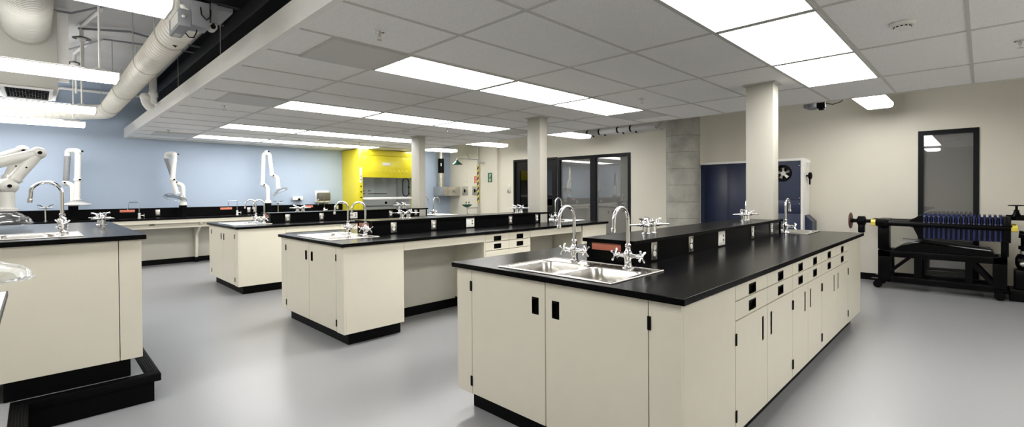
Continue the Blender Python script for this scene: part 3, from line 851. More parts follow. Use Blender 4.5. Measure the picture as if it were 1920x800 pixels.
fume_arm('white fume arm nearest the yellow hood on the wall bench, its clear hood hanging right', (1.73, yb, H), 1.15,
    [('riser', [(1.73, yb, 1.21), (1.73, yb, 1.50), (1.63, yb+.02, 1.56)], 'armw'),
     ('lower_tube', [(1.632, yb+.02, 1.565), (1.648, yb, 2.16)], 'armw'),
     ('top_bend', [(1.646, yb, 2.12), (1.65, yb, 2.235), (1.752, yb-.06, 2.235), (1.757, yb-.06, 2.12)], 'armw'),
     ('upper_tube', [(1.757, yb-.06, 2.14), (1.792, yb-.08, 1.77)], 'armw'),
     ('wrist_pipe', [(1.792, yb-.08, 1.76), (1.895, yb-.1, 1.72), (1.912, yb-.1, 1.47)], 'armw')],
    [((1.632, yb+.02, 1.56), (.2, -1, -.2)), ((1.792, yb-.08, 1.765), (.2, -1, -.3)), ((1.70, yb-.03, 2.255), (.5, -1, .3))],
    (1.912, yb-.1, 1.47), (.40, -.2, -.8), .17)
# the two tall arms over the instructor bench reach in from the left
def reach_arm(label, base, knee, top, back, wrist, r, hood_ax, R):
    t = thing('fume_extractor', label, 'extraction arm', base, 0, 'white fume extraction arms')
    B = Vector(base); L = lambda p: Vector(p)-B
    kn, tp, bk, wr = map(L, (knee, top, back, wrist))
    obj('base_post', MB().lathe((0,0,0), (0,0,1), [(.06, 0), (.06, .16), (.066, .2)], 24), 'black', t)
    obj('riser', MB().tube([(0, 0, .19), (0, 0, bk.z-.02)], r), 'armw', t)
    obj('shoulder_ball', MB().ball((0, 0, bk.z), r*1.3, 18, 12), 'armw', t)
    obj('lower_tube', MB().tube([(0, 0, bk.z), tp], r), 'armw', t)
    obj('elbow_ball', MB().ball(tp, r*1.22, 20, 14), 'armw', t)
    obj('upper_tube', MB().tube([tp, kn], r), 'armw', t)
    g = kn+(tp-kn).normalized()*.055
    obj('sleeve', MB().tube([g, g+(tp-kn).normalized()*.02], r*1.18), 'armw', t)
    obj('knee_ball', MB().ball(kn, r*1.5, 20, 14), 'armw', t)
    obj('wrist_pipe', MB().tube([kn, wr], r).tube([wr+Vector((0,0,.02)), wr], r*1.5), 'armw', t)
    for q, l in ((tp, r*1.22), (kn, r*1.5)):
        obj('friction_knob', MB().cyl(q+Vector((.15, -1, 0)).normalized()*(l-.006), q+Vector((.15, -1, 0)).normalized()*(l+.016), .0125, n=14), 'black', t)
    gm = kn.lerp(tp, .55)+Vector((.2, -1, 0)).normalized()*(r-.004)
    obj('set_screw', MB().cyl(gm, gm+Vector((.002, -.01, 0)), .006, n=10), 'black', t)
    clear_hood(t, wr, hood_ax, R)
    return t
reach_arm('big white fume arm over the instructor bench, in front of its twin', (-2.42, 4.35, HB), (-2.001, 4.4, 1.425), (-1.835, 4.4, 1.685), (-2.42, 4.35, 1.45), (-2.006, 4.4, 1.235), .040, (.05, -.1, -1), .13)
reach_arm('big white fume arm over the instructor bench, partly hidden behind its twin', (-2.42, 5.0, HB), (-2.035, 5.0, 1.44), (-1.93, 5.0, 1.735), (-2.42, 5.0, 1.50), (-2.04, 5.0, 1.25), .040, (-.05, -.1, -1), .13)
reach_arm('fume arm at the left edge with its clear hood over the white desk', (-2.60, 2.25, PZ+.722), (-2.12, 1.75, 1.42), (-2.40, 1.95, 1.75), (-2.6, 2.25, 1.50), (-2.0, 1.70, 1.13), .037, (.12, -.1, -1), .13)

# ================================================================== bench along the blue wall
BYF = 9.85
wb = thing('wall_bench', 'long black topped bench along the blue wall with cream apron and legs', 'bench', (0, 0, 0))
bx0, bx1 = XL+.05, 3.585
obj('worktop', MB().box(bx0, BYF, ZU, bx1, YB-.001, H), 'top', wb, bevel=.003)
obj('backsplash', MB().box(bx0, YB-.026, H+.0005, bx1, YB-.001, 1.092), 'riser', wb, bevel=.002)
obj('apron', MB().box(bx0, BYF+.02, .815, bx1, BYF+.04, ZU-.001), 'cream', wb)
obj('lower_rail', MB().box(bx0, BYF+.12, .72, bx1, BYF+.14, .815), 'cream', wb)
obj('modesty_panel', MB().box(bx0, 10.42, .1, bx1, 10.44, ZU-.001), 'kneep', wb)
obj('baseboard', MB().box(bx0, 10.405, 0, bx1, 10.43, .0995), 'black', wb)
for x in (-3.6, -1.6, .40, 2.3, 3.54):
    l = obj('support_leg', MB().prism([(BYF+.022, ZU-.001), (10.41, ZU-.001), (10.41, .1), (10.30, .1), (10.25, .56), (BYF+.03, .80)], 'x', x-.022, x+.022), 'cream', wb)
    obj('foot', MB().box(x-.03, 10.28, 0, x+.03, 10.404, .1), 'black', l)
obj('pull_tab', MB().box(-.40, BYF+.112, .785, -.32, BYF+.12, .80), 'black', wb)

# square spout taps on the wall bench
def square_tap(label, x, y, reach, red=True):
    t = thing('pure_water_tap', label, 'tap', (x, y, H), 0, 'slim square-spout taps on the wall bench')
    obj('tap_body', MB().lathe((0,0,0), (0,0,1), [(.028, 0), (.028, .006), (.019, .010), (.019, .075), (.022, .078), (.022, .09), (.010, .096)], 16), 'plastic', t)
    obj('spout', MB().tube([(0,0,.09)]+bend((0,0,.09), (0,0,.30), (-reach, 0, .30), .02)+bend((0,0,.30), (-reach, 0, .30), (-reach, 0, .18), .02)+[(-reach, 0, .17)], .0075, 10).cyl((-reach,0,.18), (-reach,0,.16), .010, n=12), 'chrome', t)
    obj('handle', MB().cyl((.015, 0, .05), (.07, 0, .05), .008, n=10).bar((.07, 0, .02), (.07, 0, .08), .010, .010), 'chrome', t)
    return t
square_tap('slim square-spout tap on the wall bench under the left red plate', -.50, 10.30, .165)
square_tap('slim square-spout tap on the wall bench between the middle and right fume arms', 1.135, 10.30, .165)
square_tap('slim square-spout tap on the wall bench in front of the paper towel dispenser', 3.0, 10.30, .15)
for lab, x in (('red plate on the backsplash of the wall bench, left of the white box', -.645), ('red plate on the backsplash of the wall bench, in the middle', 1.0),
               ('red plate on the backsplash of the wall bench, below the paper towel dispenser', 2.73)):
    q = obj('end_plate', MB().box(-.11, -.003, -.022, .11, 0, .022, .0008).cyl((-.1, -.0045, 0), (-.1, -.003, 0), .004, n=10).cyl((.1, -.0045, 0), (.1, -.003, 0), .004, n=10), 'red', None, (x, YB-.0262, 1.045))
    tag(q, lab, 'plate', 'red plates on the black risers')
for lab, x in (('wall bench outlet left of the middle fume arm', -.18), ('wall bench outlet, left one of the pair by the near tap', 1.44),
               ('wall bench outlet, right one of the pair by the near tap', 1.56), ('wall bench outlet next to the yellow fume hood', 3.445)):
    place('o', lab, (x, YB-.0264, 1.0), 0, 'outlets on the wall bench backsplash')
def wall_valve(label, x):
    t = thing('gas_valve', label, 'gas tap', (x, YB-.10, H), 0, 'twin gas valves at the blue wall')
    obj('valve_post', MB().lathe((0,0,0), (0,0,1), [(.03, 0), (.03, .006), (.014, .010), (.014, .21), (.02, .215), (.02, .24), (.01, .25)], 16), 'chrome', t)
    for s in (-1, 1):
        n = obj('nozzle', MB().lathe((0,0,.228), (s, -.25, 0), [(.012, .01), (.012, .04), (.008, .046), (.007, .07), (.004, .10)], 12), 'chrome', t)
        obj('lever', MB().tube([(s*.035, -.008, .236), (s*.055, -.01, .262), (s*.10, -.012, .275)], .006, 8), 'dark', n)
wall_valve('twin gas valve on the wall bench at the left, behind the gooseneck faucet', -1.745)
wall_valve('twin gas valve on the wall bench right of the third fume arm', 2.02)
t = thing('soap_dispenser', 'white soap dispenser with black button on the blue wall', 'soap dispenser', (2.47, YB-.001, 1.238))
obj('cover', MB().box(-.115, -.095, -.042, .115, 0, .045, .014), 'plastic', t)
obj('push_button', MB().box(-.004, -.108, -.04, .05, -.085, -.002, .006).cyl((.023, -.1, -.002), (.023, -.1, .012), .01, n=12), 'black', t)
t = thing('paper_towel_dispenser', 'smoked paper towel dispenser with a towel hanging out on the blue wall', 'towel dispenser', (3.06, YB-.001, 1.27))
obj('back_plate', MB().box(-.165, -.05, -.13, .165, 0, .15, .008), 'plastic', t)
obj('smoked_cover', MB().box(-.145, -.20, -.09, .15, -.05, .105, .03), 'smoke', t)
obj('towel', MB().box(-.12, -.17, -.135, .12, -.06, -.092, .006), 'towel', t)
# ================================================================== overhead, left of the suspended ceiling
def spiral(mb, pts, r, n=28, pitch=.085):
    """duct skin with its raised lock seam rings"""
    pts = [Vector(p) for p in pts]; out = []; rad = []
    for a, b in zip(pts, pts[1:]):
        L = (b-a).length; k = max(1, int(L/pitch))
        for i in range(k):
            f = i/k; p = a.lerp(b, f); e = (b-a).normalized()
            out += [p, p+e*.010, p+e*.014]; rad += [r, r, r+.006]
            out += [p+e*.022, p+e*.026]; rad += [r+.006, r]
    out.append(pts[-1]); rad.append(r)
    return mb.tube(out, r, n, rad)
t = thing('spiral_duct', 'cream spiral duct running from above the camera to the blue wall', 'duct', (0, 0, 0))
D0, D1_, rD = (-.975, 3.42, 2.772), (-.955, 9.85, 2.825), .122
obj('main_run', spiral(MB(), [D0, D1_], rD), 'duct', t, angle=25)
e = bend(D1_, (-.952, 10.2, 2.825), (-1.6, 10.2, 2.76), .24, 8)
obj('elbow', MB().tube([Vector(D1_)-Vector((0,.02,0))]+e+[Vector((-1.32, 10.2, 2.78))], rD+.005, 28), 'duct', t)
obj('branch_run', spiral(MB(), [(-1.3, 10.2, 2.785), (-4.6, 10.2, 2.45)], rD), 'duct', t, angle=25)
for y in (4.3, 5.6, 7.6, 9.3):
    z = 2.75+.075*(y-.6)/9.25; x = -.985+.03*(y-.6)/9.25
    obj('hanger_strap', MB().tube([(x-.132*math.cos(a), y, z-.132*math.sin(a)) for a in [PI*k/16 for k in range(17)]], .004, 6).cyl((x-.132, y, z), (x-.132, y, ZD-.001), .004, n=8).cyl((x+.132, y, z), (x+.132, y, ZD-.001), .004, n=8), 'galv', t)
obj('test_plug', MB().cyl((-.99, 4.15, 2.66), (-.97, 4.15, 2.645), .012, n=10), 'dark', t)
# damper box with label, knob and cable by the duct
t = thing('damper_actuator', 'grey damper control box with white label beside the spiral duct', 'control box', (-1.12, 3.0, 2.5))
obj('housing', MB().box(-.036, 0, 0, .036, .33, .115, .005), 'greyd', t)
obj('label_plate', MB().box(-.0385, .03, .02, -.0365, .26, .10), 'plastic', t)
obj('bottom_label', MB().box(-.02, .22, -.0015, .02, .30, -.0002), 'diffuser', t)
obj('knob', MB().lathe((-.010, 0, .062), (0,-1,0), [(.012, 0), (.012, .012), (.008, .016)], 16), 'chrome', t)
obj('cable', MB().tube([(.03, .16, .0), (.05, .15, -.03), (.072, .12, -.035), (.085, .10, .0), (.088, .10, .03)], .004, 8).tube([(.09, -.004, .15), (.095, -.006, .10), (.125, -.006, .07), (.15, -.004, .10), (.152, 0, .15)], .004, 8), 'black', t)
obj('mount_bracket', MB().box(.037, .0, .02, .145, .16, .19, .004).box(.16, .03, .06, .20, .10, .22, .004), 'greyd', t)
obj('sensor', MB().cyl((.172, .09, .045), (.172, .03, .045), .028, n=18), 'galv', t)
obj('sensor_lens', MB().cyl((.172, .03, .045), (.172, .024, .045), .017, n=18), 'black', t)
obj('hose', MB().tube(bend((-.01, .02, .20), (-.012, .02, .125), (.015, .02, .115), .02)+[(.02, .02, .112)], .015, 12).tube([(-.012, .02, .19), (-.04, .1, .30), (-.04, .3, .38)], .015, 12), 'plastic', t)
t = thing('air_valve', 'dark grey air valve with a round cream inlet above the damper box', 'air valve', (-.93, 2.9, 2.93))
obj('valve_body', MB().box(-.15, .16, -.25, .12, .50, .10, .01), 'greyd', t)
obj('flange', MB().box(-.17, .10, -.22, .15, .155, .12, .004), 'dark', t)
obj('round_inlet', spiral(MB(), [(.03, -2.2, .0), (.03, .09, .0)], .165), 'duct', t, angle=25)
# air plenum with round inlet and dark grille
t = thing('air_plenum', 'beige rectangular air plenum with a dark grille underneath, left', 'air plenum', (-1.905, 6.3, 2.51))
obj('plenum_box', MB().box(-.235, 0, 0, .235, .95, .85, .004), 'plenum', t)
obj('side_flange', MB().box(.237, .1, .1, .33, .13, .92), 'white', t)
g = obj('grille', MB().slab([-.20, -.17, .17, .20], [.06, .10, .84, .88], -.018, -.001, [(-.17, .10, .17, .84)]), 'white', t)
b = MB().box(-.17, .10, -.004, .17, .84, -.002)
for k in range(14): b.box(-.165+.025*k, .10, -.014, -.163+.025*k, .84, -.004)
for k in range(8): b.box(-.17, .15+.085*k, -.012, .17, .154+.085*k, -.004)
obj('grille_core', b, 'dark', g)
obj('round_inlet', spiral(MB(), [(0.005, -1.7, .62), (0.005, -.001, .62)], .18, pitch=.05), 'plenum', t, angle=25)
obj('inlet_collar', MB().lathe((0.005, -.14, .62), (0,1,0), [(.183, 0), (.19, .002), (.19, .14)], 28, False, False), 'plenum', t)
# conduits and pipes under the deck
def pipe(name, label, cat, pts, r, m, group=None):
    o = obj(name, MB().tube(pts, r, 10), m); tag(o, label, cat, group); return o
pipe('conduit', 'thin grey conduit sagging under the deck, upper left, nearer one', 'conduit', [(-2.6, 5.9, 3.40), (-1.9, 6.45, 3.39), (-1.55, 6.35, 3.38), (-1.25, 5.8, 3.40), (-.7, 5.75, 3.41), (.5, 5.7, 3.41)], .012, 'greyd', 'conduits under the deck')
pipe('conduit', 'thin grey conduit sagging under the deck, upper left, further one', 'conduit', [(-2.6, 8.0, 3.40), (-1.8, 8.2, 3.39), (-1.5, 8.15, 3.38), (-1.2, 7.35, 3.40), (-.7, 7.3, 3.41), (.5, 7.25, 3.41)], .012, 'greyd', 'conduits under the deck')
pipe('conduit', 'thick dark conduit crossing the deck beyond the spiral duct', 'conduit', [(-1.46, 7.05, 3.405), (-1.0, 6.75, 3.40), (-.7, 6.9, 3.405), (2, 6.9, 3.405)], .014, 'greyd', 'conduits under the deck')
pipe('wall_pipe', 'white pipe along the top of the blue wall with an elbow at its left end', 'pipe', [(-1.62, 10.53, 3.0), (-1.56, 10.53, 3.20), (-1.52, 10.53, 3.215), (-.2, 10.53, 3.215), (2.0, 10.53, 3.215)], .024, 'white')
for lab, x, y, first in (('deck sprinkler with branch pipes left of the spiral duct, nearer one', -1.433, 7.04, 1), ('deck sprinkler with branch pipes left of the spiral duct, further one', -1.43, 8.6, 0)):
    t = thing('deck_sprinkler', lab, 'sprinkler', (x, y, ZD), 0, 'sprinklers under the deck')
    obj('drop_pipe', MB().cyl((0,0,-.001), (0,0,-.17), .02).tube([(0,0,-.02), (.12,-.9,-.02)], .022, 10), 'white', t)
    obj('shield', MB().lathe((0,0,-.15), (0,0,-1), [(.02, -.01), (.09, .012), (.09, .018), (.02, .01)], 24), 'dark', t)
    obj('head', MB().lathe((0,0,-.16), (0,0,-1), [(.05, 0), (.045, .02), (.015, .04), (.02, .05)], 16), 'white', t)
    obj('drain_pipe', MB().tube([(.01,0,-.2), (.01,.02,-.6)], .014, 8), 'white', t)
t = thing('riser_pipe', 'white vertical pipe with bulky elbow beyond the ceiling edge', 'pipe', (-.735, 7.0, 2.56))
obj('pipe', MB().cyl((0,0,0), (0,0,ZD-2.562), .045, n=18), 'white', t)
obj('coupling', MB().cyl((0,0,.09), (0,0,.15), .056, n=18), 'white', t)
obj('elbow', MB().tube(bend((-.085,0,.20), (-.085,0,-.02), (.0,0,-.08), .09), .05, 14).ball((-.085,0,.08), .06, 12, 8), 'white', t)
# steel beam over the suspended ceiling
t = obj('steel_beam', MB().box(-.3, YF, ZD-.30, -.1, YB-.01, ZD-.28).box(-.21, YF, ZD-.28, -.19, YB-.01, ZD-.02).box(-.3, YF, ZD-.02, -.1, YB-.01, ZD-.001), 'dark')
tag(t, 'dark steel beam above the suspended ceiling edge', 'beam', None, 'structure')
# ceiling hanger wires along the fascia
hp = None
for nth, y in zip(('first', 'second', 'third', 'fourth', 'last'), (2.2, 4.0, 5.8, 7.6, 9.4)):
    if hp is None:
        o = hp = obj('hanger_wire', MB().cyl((0,0,0), (0,0,ZD-2.598), .003, n=6), 'galv', None, (-.668, y, 2.597))
    else:
        o = hp.copy(); COL.objects.link(o); o.location = (-.668, y, 2.597)
    tag(o, f'thin wire hanging the ceiling edge from the deck, {nth} along the edge', 'wire', 'ceiling hanger wires')
# right gap: pipes and a motorised valve
for lab, x, z, r in (('fat insulated pipe with black bands above the dark window pair', 6.62, 2.62, .06), ('thin pipe with black bands above the dark window pair', 6.84, 2.60, .045), ('slim dark pipe with couplings above the dark window pair', 6.42, 2.70, .03)):
    t = thing('ceiling_pipe', lab, 'pipe', (x, 0, z), 0, 'banded pipes in the ceiling gap')
    obj('insulation', MB().cyl((0, 3.62, 0), (0, 5.7, 0), r, n=22).tube(bend((0, 4.2, 0), (0, 3.6, 0), (0, 3.6, .5), .12)+[(0, 3.6, ZD-z-.002)], r, 18), 'deck', t)
    for y in (4.15, 4.45, 4.9, 5.2):
        obj('band', MB().lathe((0, y, 0), (0,1,0), [(r, 0), (r+.004, .001), (r+.004, .035), (r, .036)], 22, False, False), 'black', t)
t = thing('exhaust_actuator', 'grey and black motorised valve at the ceiling edge beside the right hanging light', 'valve motor', (5.3, .62, 2.52))
obj('valve_body', MB().lathe((0, .10, 0), (0,0,1), [(.04, -.12), (.07, -.10), (.075, .05), (.05, .10), (.05, ZD-2.525)], 20), 'greyd', t)
obj('motor', MB().box(-.05, -.05, -.12, .04, .04, .03, .01).cyl((-.01, -.01, -.12), (-.01, -.01, -.14), .035, n=16), 'blackm', t)
obj('bracket', MB().box(-.02, -.16, -.03, .06, .06, .09, .006).box(-.06, .12, -.10, .06, .19, .04, .012), 'greyd', t)
obj('cable', MB().tube([(.0, -.05, -.06), (.03, -.12, -.075), (.06, -.2, -.05), (.1, -.26, .03)], .005, 8), 'black', t)
# ================================================================== yellow fume hood
t = thing('fume_hood', 'bright yellow fume hood at the end of the blue wall', 'fume hood', (3.60, 9.75, 0))
W_, D_ = 1.62, .845; ZT = 2.415
m = MB().box(0, .06, H+.002, .02, D_, ZT).box(W_-.02, .06, H+.002, W_, D_, ZT).box(.02, .06, ZT-.02, W_-.02, D_, ZT)
obj('side_panels', m, 'yellow', t, bevel=.002)
obj('base_cabinet', MB().box(0, .08, .10, W_, D_, .884), 'cream', t); obj('toe_kick', MB().box(.03, .14, 0, W_-.03, D_, .0995), 'black', t)
obj('hood_worktop', MB().box(0, .02, .8845, W_, D_, H), 'top', t)
obj('post', MB().box(0, 0, H+.001, .115, .06, ZT, .004), 'yellow', t); obj('post', MB().box(W_-.115, 0, H+.001, W_, .06, ZT, .004), 'yellow', t)
f = obj('front_panel', MB().box(.116, .004, 1.735, W_-.116, .03, 2.27, .003), 'yellow', t)
obj('top_panel', MB().box(.116, .002, 2.274, W_-.116, .03, ZT, .003), 'yellow', t)
v = MB()
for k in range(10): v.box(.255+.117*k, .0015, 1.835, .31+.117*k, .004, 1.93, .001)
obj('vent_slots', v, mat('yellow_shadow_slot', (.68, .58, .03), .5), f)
n_ = obj('name_label', MB().box(.645, -.004, 2.035, .865, .003, 2.11, .004), 'plastic', f)
fx = obj('fixture_column', MB().box(.03, -.008, 1.60, .085, 0, 1.97, .003), 'plastic', t)
for z in (1.68, 1.76): obj('indicator', MB().box(.045, -.011, z-.015, .07, -.008, z+.015), 'smoke', fx)
for z in (1.52, 1.385, 1.25, 1.12):
    obj('service_knob', MB().cyl((.058, 0, z), (.058, -.02, z), .016, n=14), 'dark', t)
    obj('service_knob', MB().cyl((W_-.058, 0, z), (W_-.058, -.02, z), .016, n=14), 'dark', t)
obj('liner', MB().box(.116, .80, H+.002, W_-.116, .815, 1.9).box(.10, .06, H+.002, .118, .80, 1.9).box(W_-.118, .06, H+.002, W_-.10, .80, 1.9).box(.116, .06, 1.9, W_-.116, .815, 1.915), 'liner', t)
s = obj('sash', MB().box(.118, .034, 1.245, W_-.118, .039, 1.735), 'sashglass', t)
obj('sash_rail', MB().box(.117, .022, 1.195, W_-.117, .05, 1.25, .004), 'white', s)
obj('baffle', MB().box(.14, .74, 1.02, W_-.14, .752, 1.6), 'liner', t)
for x0, x1 in ((.14, .56), (.64, 1.18)):
    obj('baffle_slot', MB().box(x0, .732, 1.325, x1, .74, 1.345), 'dark', t)
for x in (.48, .64): obj('baffle_knob', MB().box(x, .728, 1.40, x+.06, .74, 1.42), 'dark', t)
obj('cup_drain', MB().cyl((1.16, .73, 1.09), (1.16, .74, 1.09), .035, n=18), 'black', t)
lp = [(W_-.122, .30+.15*c_, 1.50+z_) for c_, z_ in [(math.cos(a), .12*(1 if math.sin(a) > 0 else -1)+.12*math.sin(a)) for a in [2*PI*k/36 for k in range(37)]]]
obj('tubing_loop', MB().tube(lp, .011, 8), 'black', t)
obj('service_fitting', MB().cyl((W_-.12, .12, 1.5), (W_-.17, .12, 1.5), .015, n=12).cyl((W_-.12, .12, 1.33), (W_-.15, .12, 1.33), .012, n=12), 'dark', t)

# ================================================================== corner exhaust box
t = thing('exhaust_canopy', 'stainless exhaust canopy box in the corner of the blue and beige walls', 'exhaust canopy', (6.385, 10.10, 1.26))
obj('canopy_box', MB().box(0, 0, 0, .61, .495, .26, .003), 'steel', t)
obj('duct_lower', MB().cyl((.11, .26, .26), (.11, .26, .66), .075, n=24), 'steel', t)
obj('duct_wrap', MB().cyl((.11, .26, .66), (.11, .26, 1.08), .088, n=24), 'black', t)
obj('duct_upper', MB().cyl((.11, .26, 1.08), (.11, .26, ZD-1.262), .078, n=24), 'galv', t)
obj('duct_tag', MB().box(.03, .165, .86, .06, .172, .95).box(.03, .165, 1.08, .05, .17, 1.2), 'plastic', t)

# ================================================================== safety shower with eyewash
t = thing('safety_shower', 'safety shower and eyewash on a black and yellow striped pipe', 'safety shower', (6.945, 9.25, 0))
obj('stand_pipe', MB().cyl((0,0,.015), (0,0,ZD-.001), .019, n=14), 'galv', t)
obj('striped_sleeve', MB().cyl((0,0,1.06), (0,0,2.13), .027, n=16), 'stripe', t)
obj('floor_flange', MB().lathe((0,0,0), (0,0,1), [(.05, 0), (.05, .012), (.025, .018)], 18), 'galv', t)
obj('shower_arm', MB().tube([(0,0,2.275), (-.70,0,2.275), (-.735,0,2.26), (-.74,0,2.22)], .015, 10), 'galv', t)
obj('shower_head', MB().lathe((-.74,0,2.235), (0,0,-1), [(.02, 0), (.03, .02), (.05, .04), (.09, .075), (.15, .115), (.155, .125), (.145, .13)], 28), 'greenp', t)
obj('valve_lever', MB().tube([(-.30,0,2.28), (-.40,-.01,2.42)], .014, 8).ball((-.30,0,2.275), .03, 10, 8), 'galv', t)
obj('pull_rod', MB().cyl((-.40,-.01,2.42), (-.42,-.01,1.72), .004, n=6).tube([(-.42,-.01,1.72), (-.47,-.01,1.62), (-.37,-.01,1.62), (-.42,-.01,1.72)], .006, 6), 'galv', t)
obj('wall_strut', MB().box(-.015, -.40, 2.185, .015, 0, 2.215), 'galv', t)
obj('eyewash_arm', MB().tube([(0,0,.92), (-.37,0,.92), (-.40,0,.93), (-.40,0,.98)], .014, 10), 'galv', t)
obj('eyewash_bowl', MB().lathe((-.40,0,.955), (0,0,1), [(.02, -.02), (.04, -.01), (.09, .01), (.14, .05), (.145, .065), (.13, .065), (.08, .025), (.01, .015)], 28, True, True), 'greenp', t)
for y in (-.05, .05): obj('eyewash_nozzle', MB().cyl((-.40+y, -.02, .97), (-.40+y, -.02, 1.06), .009, n=10).lathe((-.40+y,-.02,1.06), (0,0,1), [(.009, 0), (.018, .01), (.018, .03), (.01, .036)], 12), 'greenp', t)
obj('eyewash_drain', MB().tube([(-.40,0,.945), (-.40,0,.78), (-.33,0,.74), (0,0,.74)], .018, 10), 'galv', t)

def on_right(name, label, cat, y, z, x=XR, group=None):
    """a thing on the beige wall: local x runs along -y, local -y points into the room"""
    return thing(name, label, cat, (x, y, z), -PI/2, group)
t = on_right('emergency_shower_sign', 'green sign with white shower pictogram on the pilaster', 'sign', 8.715, 1.755, 6.924)
obj('sign_plate', MB().box(-.085, -.004, -.13, .085, -.001, .13, .001), 'green', t)
p = MB().box(-.012, -.0055, .085, .03, -.004, .10).box(.018, -.0055, .055, .03, -.004, .09).cyl((-.004, -.0055, .066), (-.004, -.004, .066), .017, n=16).box(-.02, -.0055, .005, .012, -.004, .045)
p.prism([(-.05, -.055), (.05, -.055), (.035, -.08), (-.035, -.08)], 'y', -.0055, -.004).box(-.006, -.0055, -.115, .006, -.004, -.08).box(-.03, -.0055, -.118, .03, -.004, -.110)
p.cyl((-.022, -.0055, -.032), (-.022, -.004, -.032), .013, n=14).cyl((.022, -.0055, -.032), (.022, -.004, -.032), .013, n=14)
obj('pictogram', p, 'plastic', t)
t = on_right('red_safety_sign', 'red sign with white lines behind the striped shower pipe', 'sign', 9.38, 1.715)
obj('sign_plate', MB().box(-.085, -.004, -.10, .085, -.001, .10, .001), 'redsign', t)
l = MB()
for z, w in ((.05, .06), (.02, .04), (-.02, .06), (-.05, .06), (-.075, .045)): l.box(-w, -.0055, z-.005, w, -.004, z+.005)
l.cyl((0, -.0055, .078), (0, -.004, .078), .012, n=14)
obj('marking', l, 'plastic', t)
for lab, y in (('grey switch box on the beige wall, left of the striped pipe', 9.86), ('grey switch box on the beige wall, half behind the striped pipe', 9.41)):
    t = on_right('switch_box', lab, 'switch box', y, 1.40, XR, 'grey switch boxes by the safety shower')
    obj('box_cover', MB().box(-.12, -.03, -.118, .12, -.001, .118, .006), 'galv', t)
    obj('rocker', MB().box(-.035, -.042, -.05, .03, -.03, .05, .006), 'black', t)
    obj('latch', MB().cyl((.07, -.03, 0), (.07, -.045, 0), .014, n=12), 'dark', t)
t = on_right('thermostat', 'small white thermostat beside the charcoal door', 'thermostat', 8.02, 1.50)
obj('case', MB().box(-.035, -.028, -.05, .035, -.001, .05, .006), 'plastic', t); obj('dial', MB().cyl((0, -.028, -.01), (0, -.034, -.01), .02, n=18), 'diffuser', t)
t = on_right('light_switch', 'steel light switch plate beside the charcoal door', 'light switch', 8.055, 1.38)
obj('switch_plate', MB().box(-.07, -.006, -.058, .07, -.001, .058, .002), 'galv', t)
for x in (-.025, .025): obj('toggle', MB().box(x-.008, -.014, -.02, x+.008, -.006, .02, .002), 'plastic' if x > 0 else 'smoke', t)

# ================================================================== blue equipment cabinet by the right wall
t = thing('equipment_cabinet', 'tall navy equipment cabinet with cream frame and a fan opening', 'equipment cabinet', (6.575, 1.13, 0))
cw = 1.68
obj('frame', MB().box(0, 0, .0, .41, .03, 1.855).box(0, cw-.03, 0, .41, cw, 1.855).box(0, .03, 1.818, .41, cw-.03, 1.855).box(.02, .03, .0, .41, cw-.03, .06), 'white', t, bevel=.002)
obj('back', MB().box(.36, .03, .06, .38, cw-.03, 1.817), 'navy', t)
# right-hand front panel with its round fan opening
m = MB(); fy, fz, fr = .285, 1.625, .135
loop = [(fy+fr*math.cos(2*PI*k/32), fz+fr*math.sin(2*PI*k/32)) for k in range(32)]
def sq(k, y0=.032, y1=.56, z0=1.20, z1=1.816):
    a = 2*PI*k/32; c_, s_ = math.cos(a), math.sin(a)
    q = min((y1-fy)/c_ if c_ > 1e-6 else (y0-fy)/c_ if c_ < -1e-6 else 9, (z1-fz)/s_ if s_ > 1e-6 else (z0-fz)/s_ if s_ < -1e-6 else 9)
    return (fy+c_*q, fz+s_*q)
rings = [[m.bm.verts.new((x, *p)) for p in pts] for x, pts in ((.03, [sq(k) for k in range(32)]), (.012, [sq(k) for k in range(32)]), (.012, loop), (.06, loop))]
m.loft(rings, False, False)
for cy_, cz_ in ((.032, 1.20), (.032, 1.816), (.56, 1.20), (.56, 1.816)):   # fill the corners the fan of quads leaves
    pass
obj('fan_panel', m, 'navy', t, angle=30)
obj('fan_panel_backing', MB().slab([.032, fy-fr, fy+fr, .56], [1.20, fz-fr, fz+fr, 1.816], .0, .012, [(fy-fr, fz-fr, fy+fr, fz+fr)]).move(Matrix(((0,0,1,.014),(1,0,0,0),(0,1,0,0),(0,0,0,1)))), 'navy', t)
fan = obj('fan', MB().cyl((.09, fy, fz), (.04, fy, fz), .035, n=18), 'galv', t)
for k in range(5):
    a = 2*PI*k/5+.3
    R_ = Matrix.Rotation(a, 4, 'X')
    pts = [Vector((.06, .025, -.012)), Vector((.075, .085, -.03)), Vector((.06, .09, .012)), Vector((.05, .025, .012))]
    b = MB(); lo = [b.bm.verts.new(R_ @ p+Vector((0, fy, fz))) for p in pts]; hi = [b.bm.verts.new(R_ @ p+Vector((.003, fy, fz))) for p in pts]
    b.loft([lo, hi]); obj('fan_blade', b, 'galv', fan)
obj('fan_shroud', MB().cyl((.10, fy, fz), (.104, fy, fz), fr+.01, n=32), 'blackm', t)
obj('front_panel', MB().box(.012, .032, .985, .03, .56, 1.197, .002), 'navy', t)
obj('front_panel', MB().box(.012, .032, .065, .03, .56, .982, .002), 'navy', t)
obj('front_panel', MB().box(.05, .563, .065, .07, 1.16, 1.816, .002), 'navy', t)
obj('front_panel', MB().box(.10, 1.163, .065, .12, cw-.032, 1.816, .002), 'navy', t)
for z in (1.74, 1.23, 1.14): obj('screw', MB().cyl((.012, .05, z), (.008, .05, z), .007, n=10), 'steel', t)
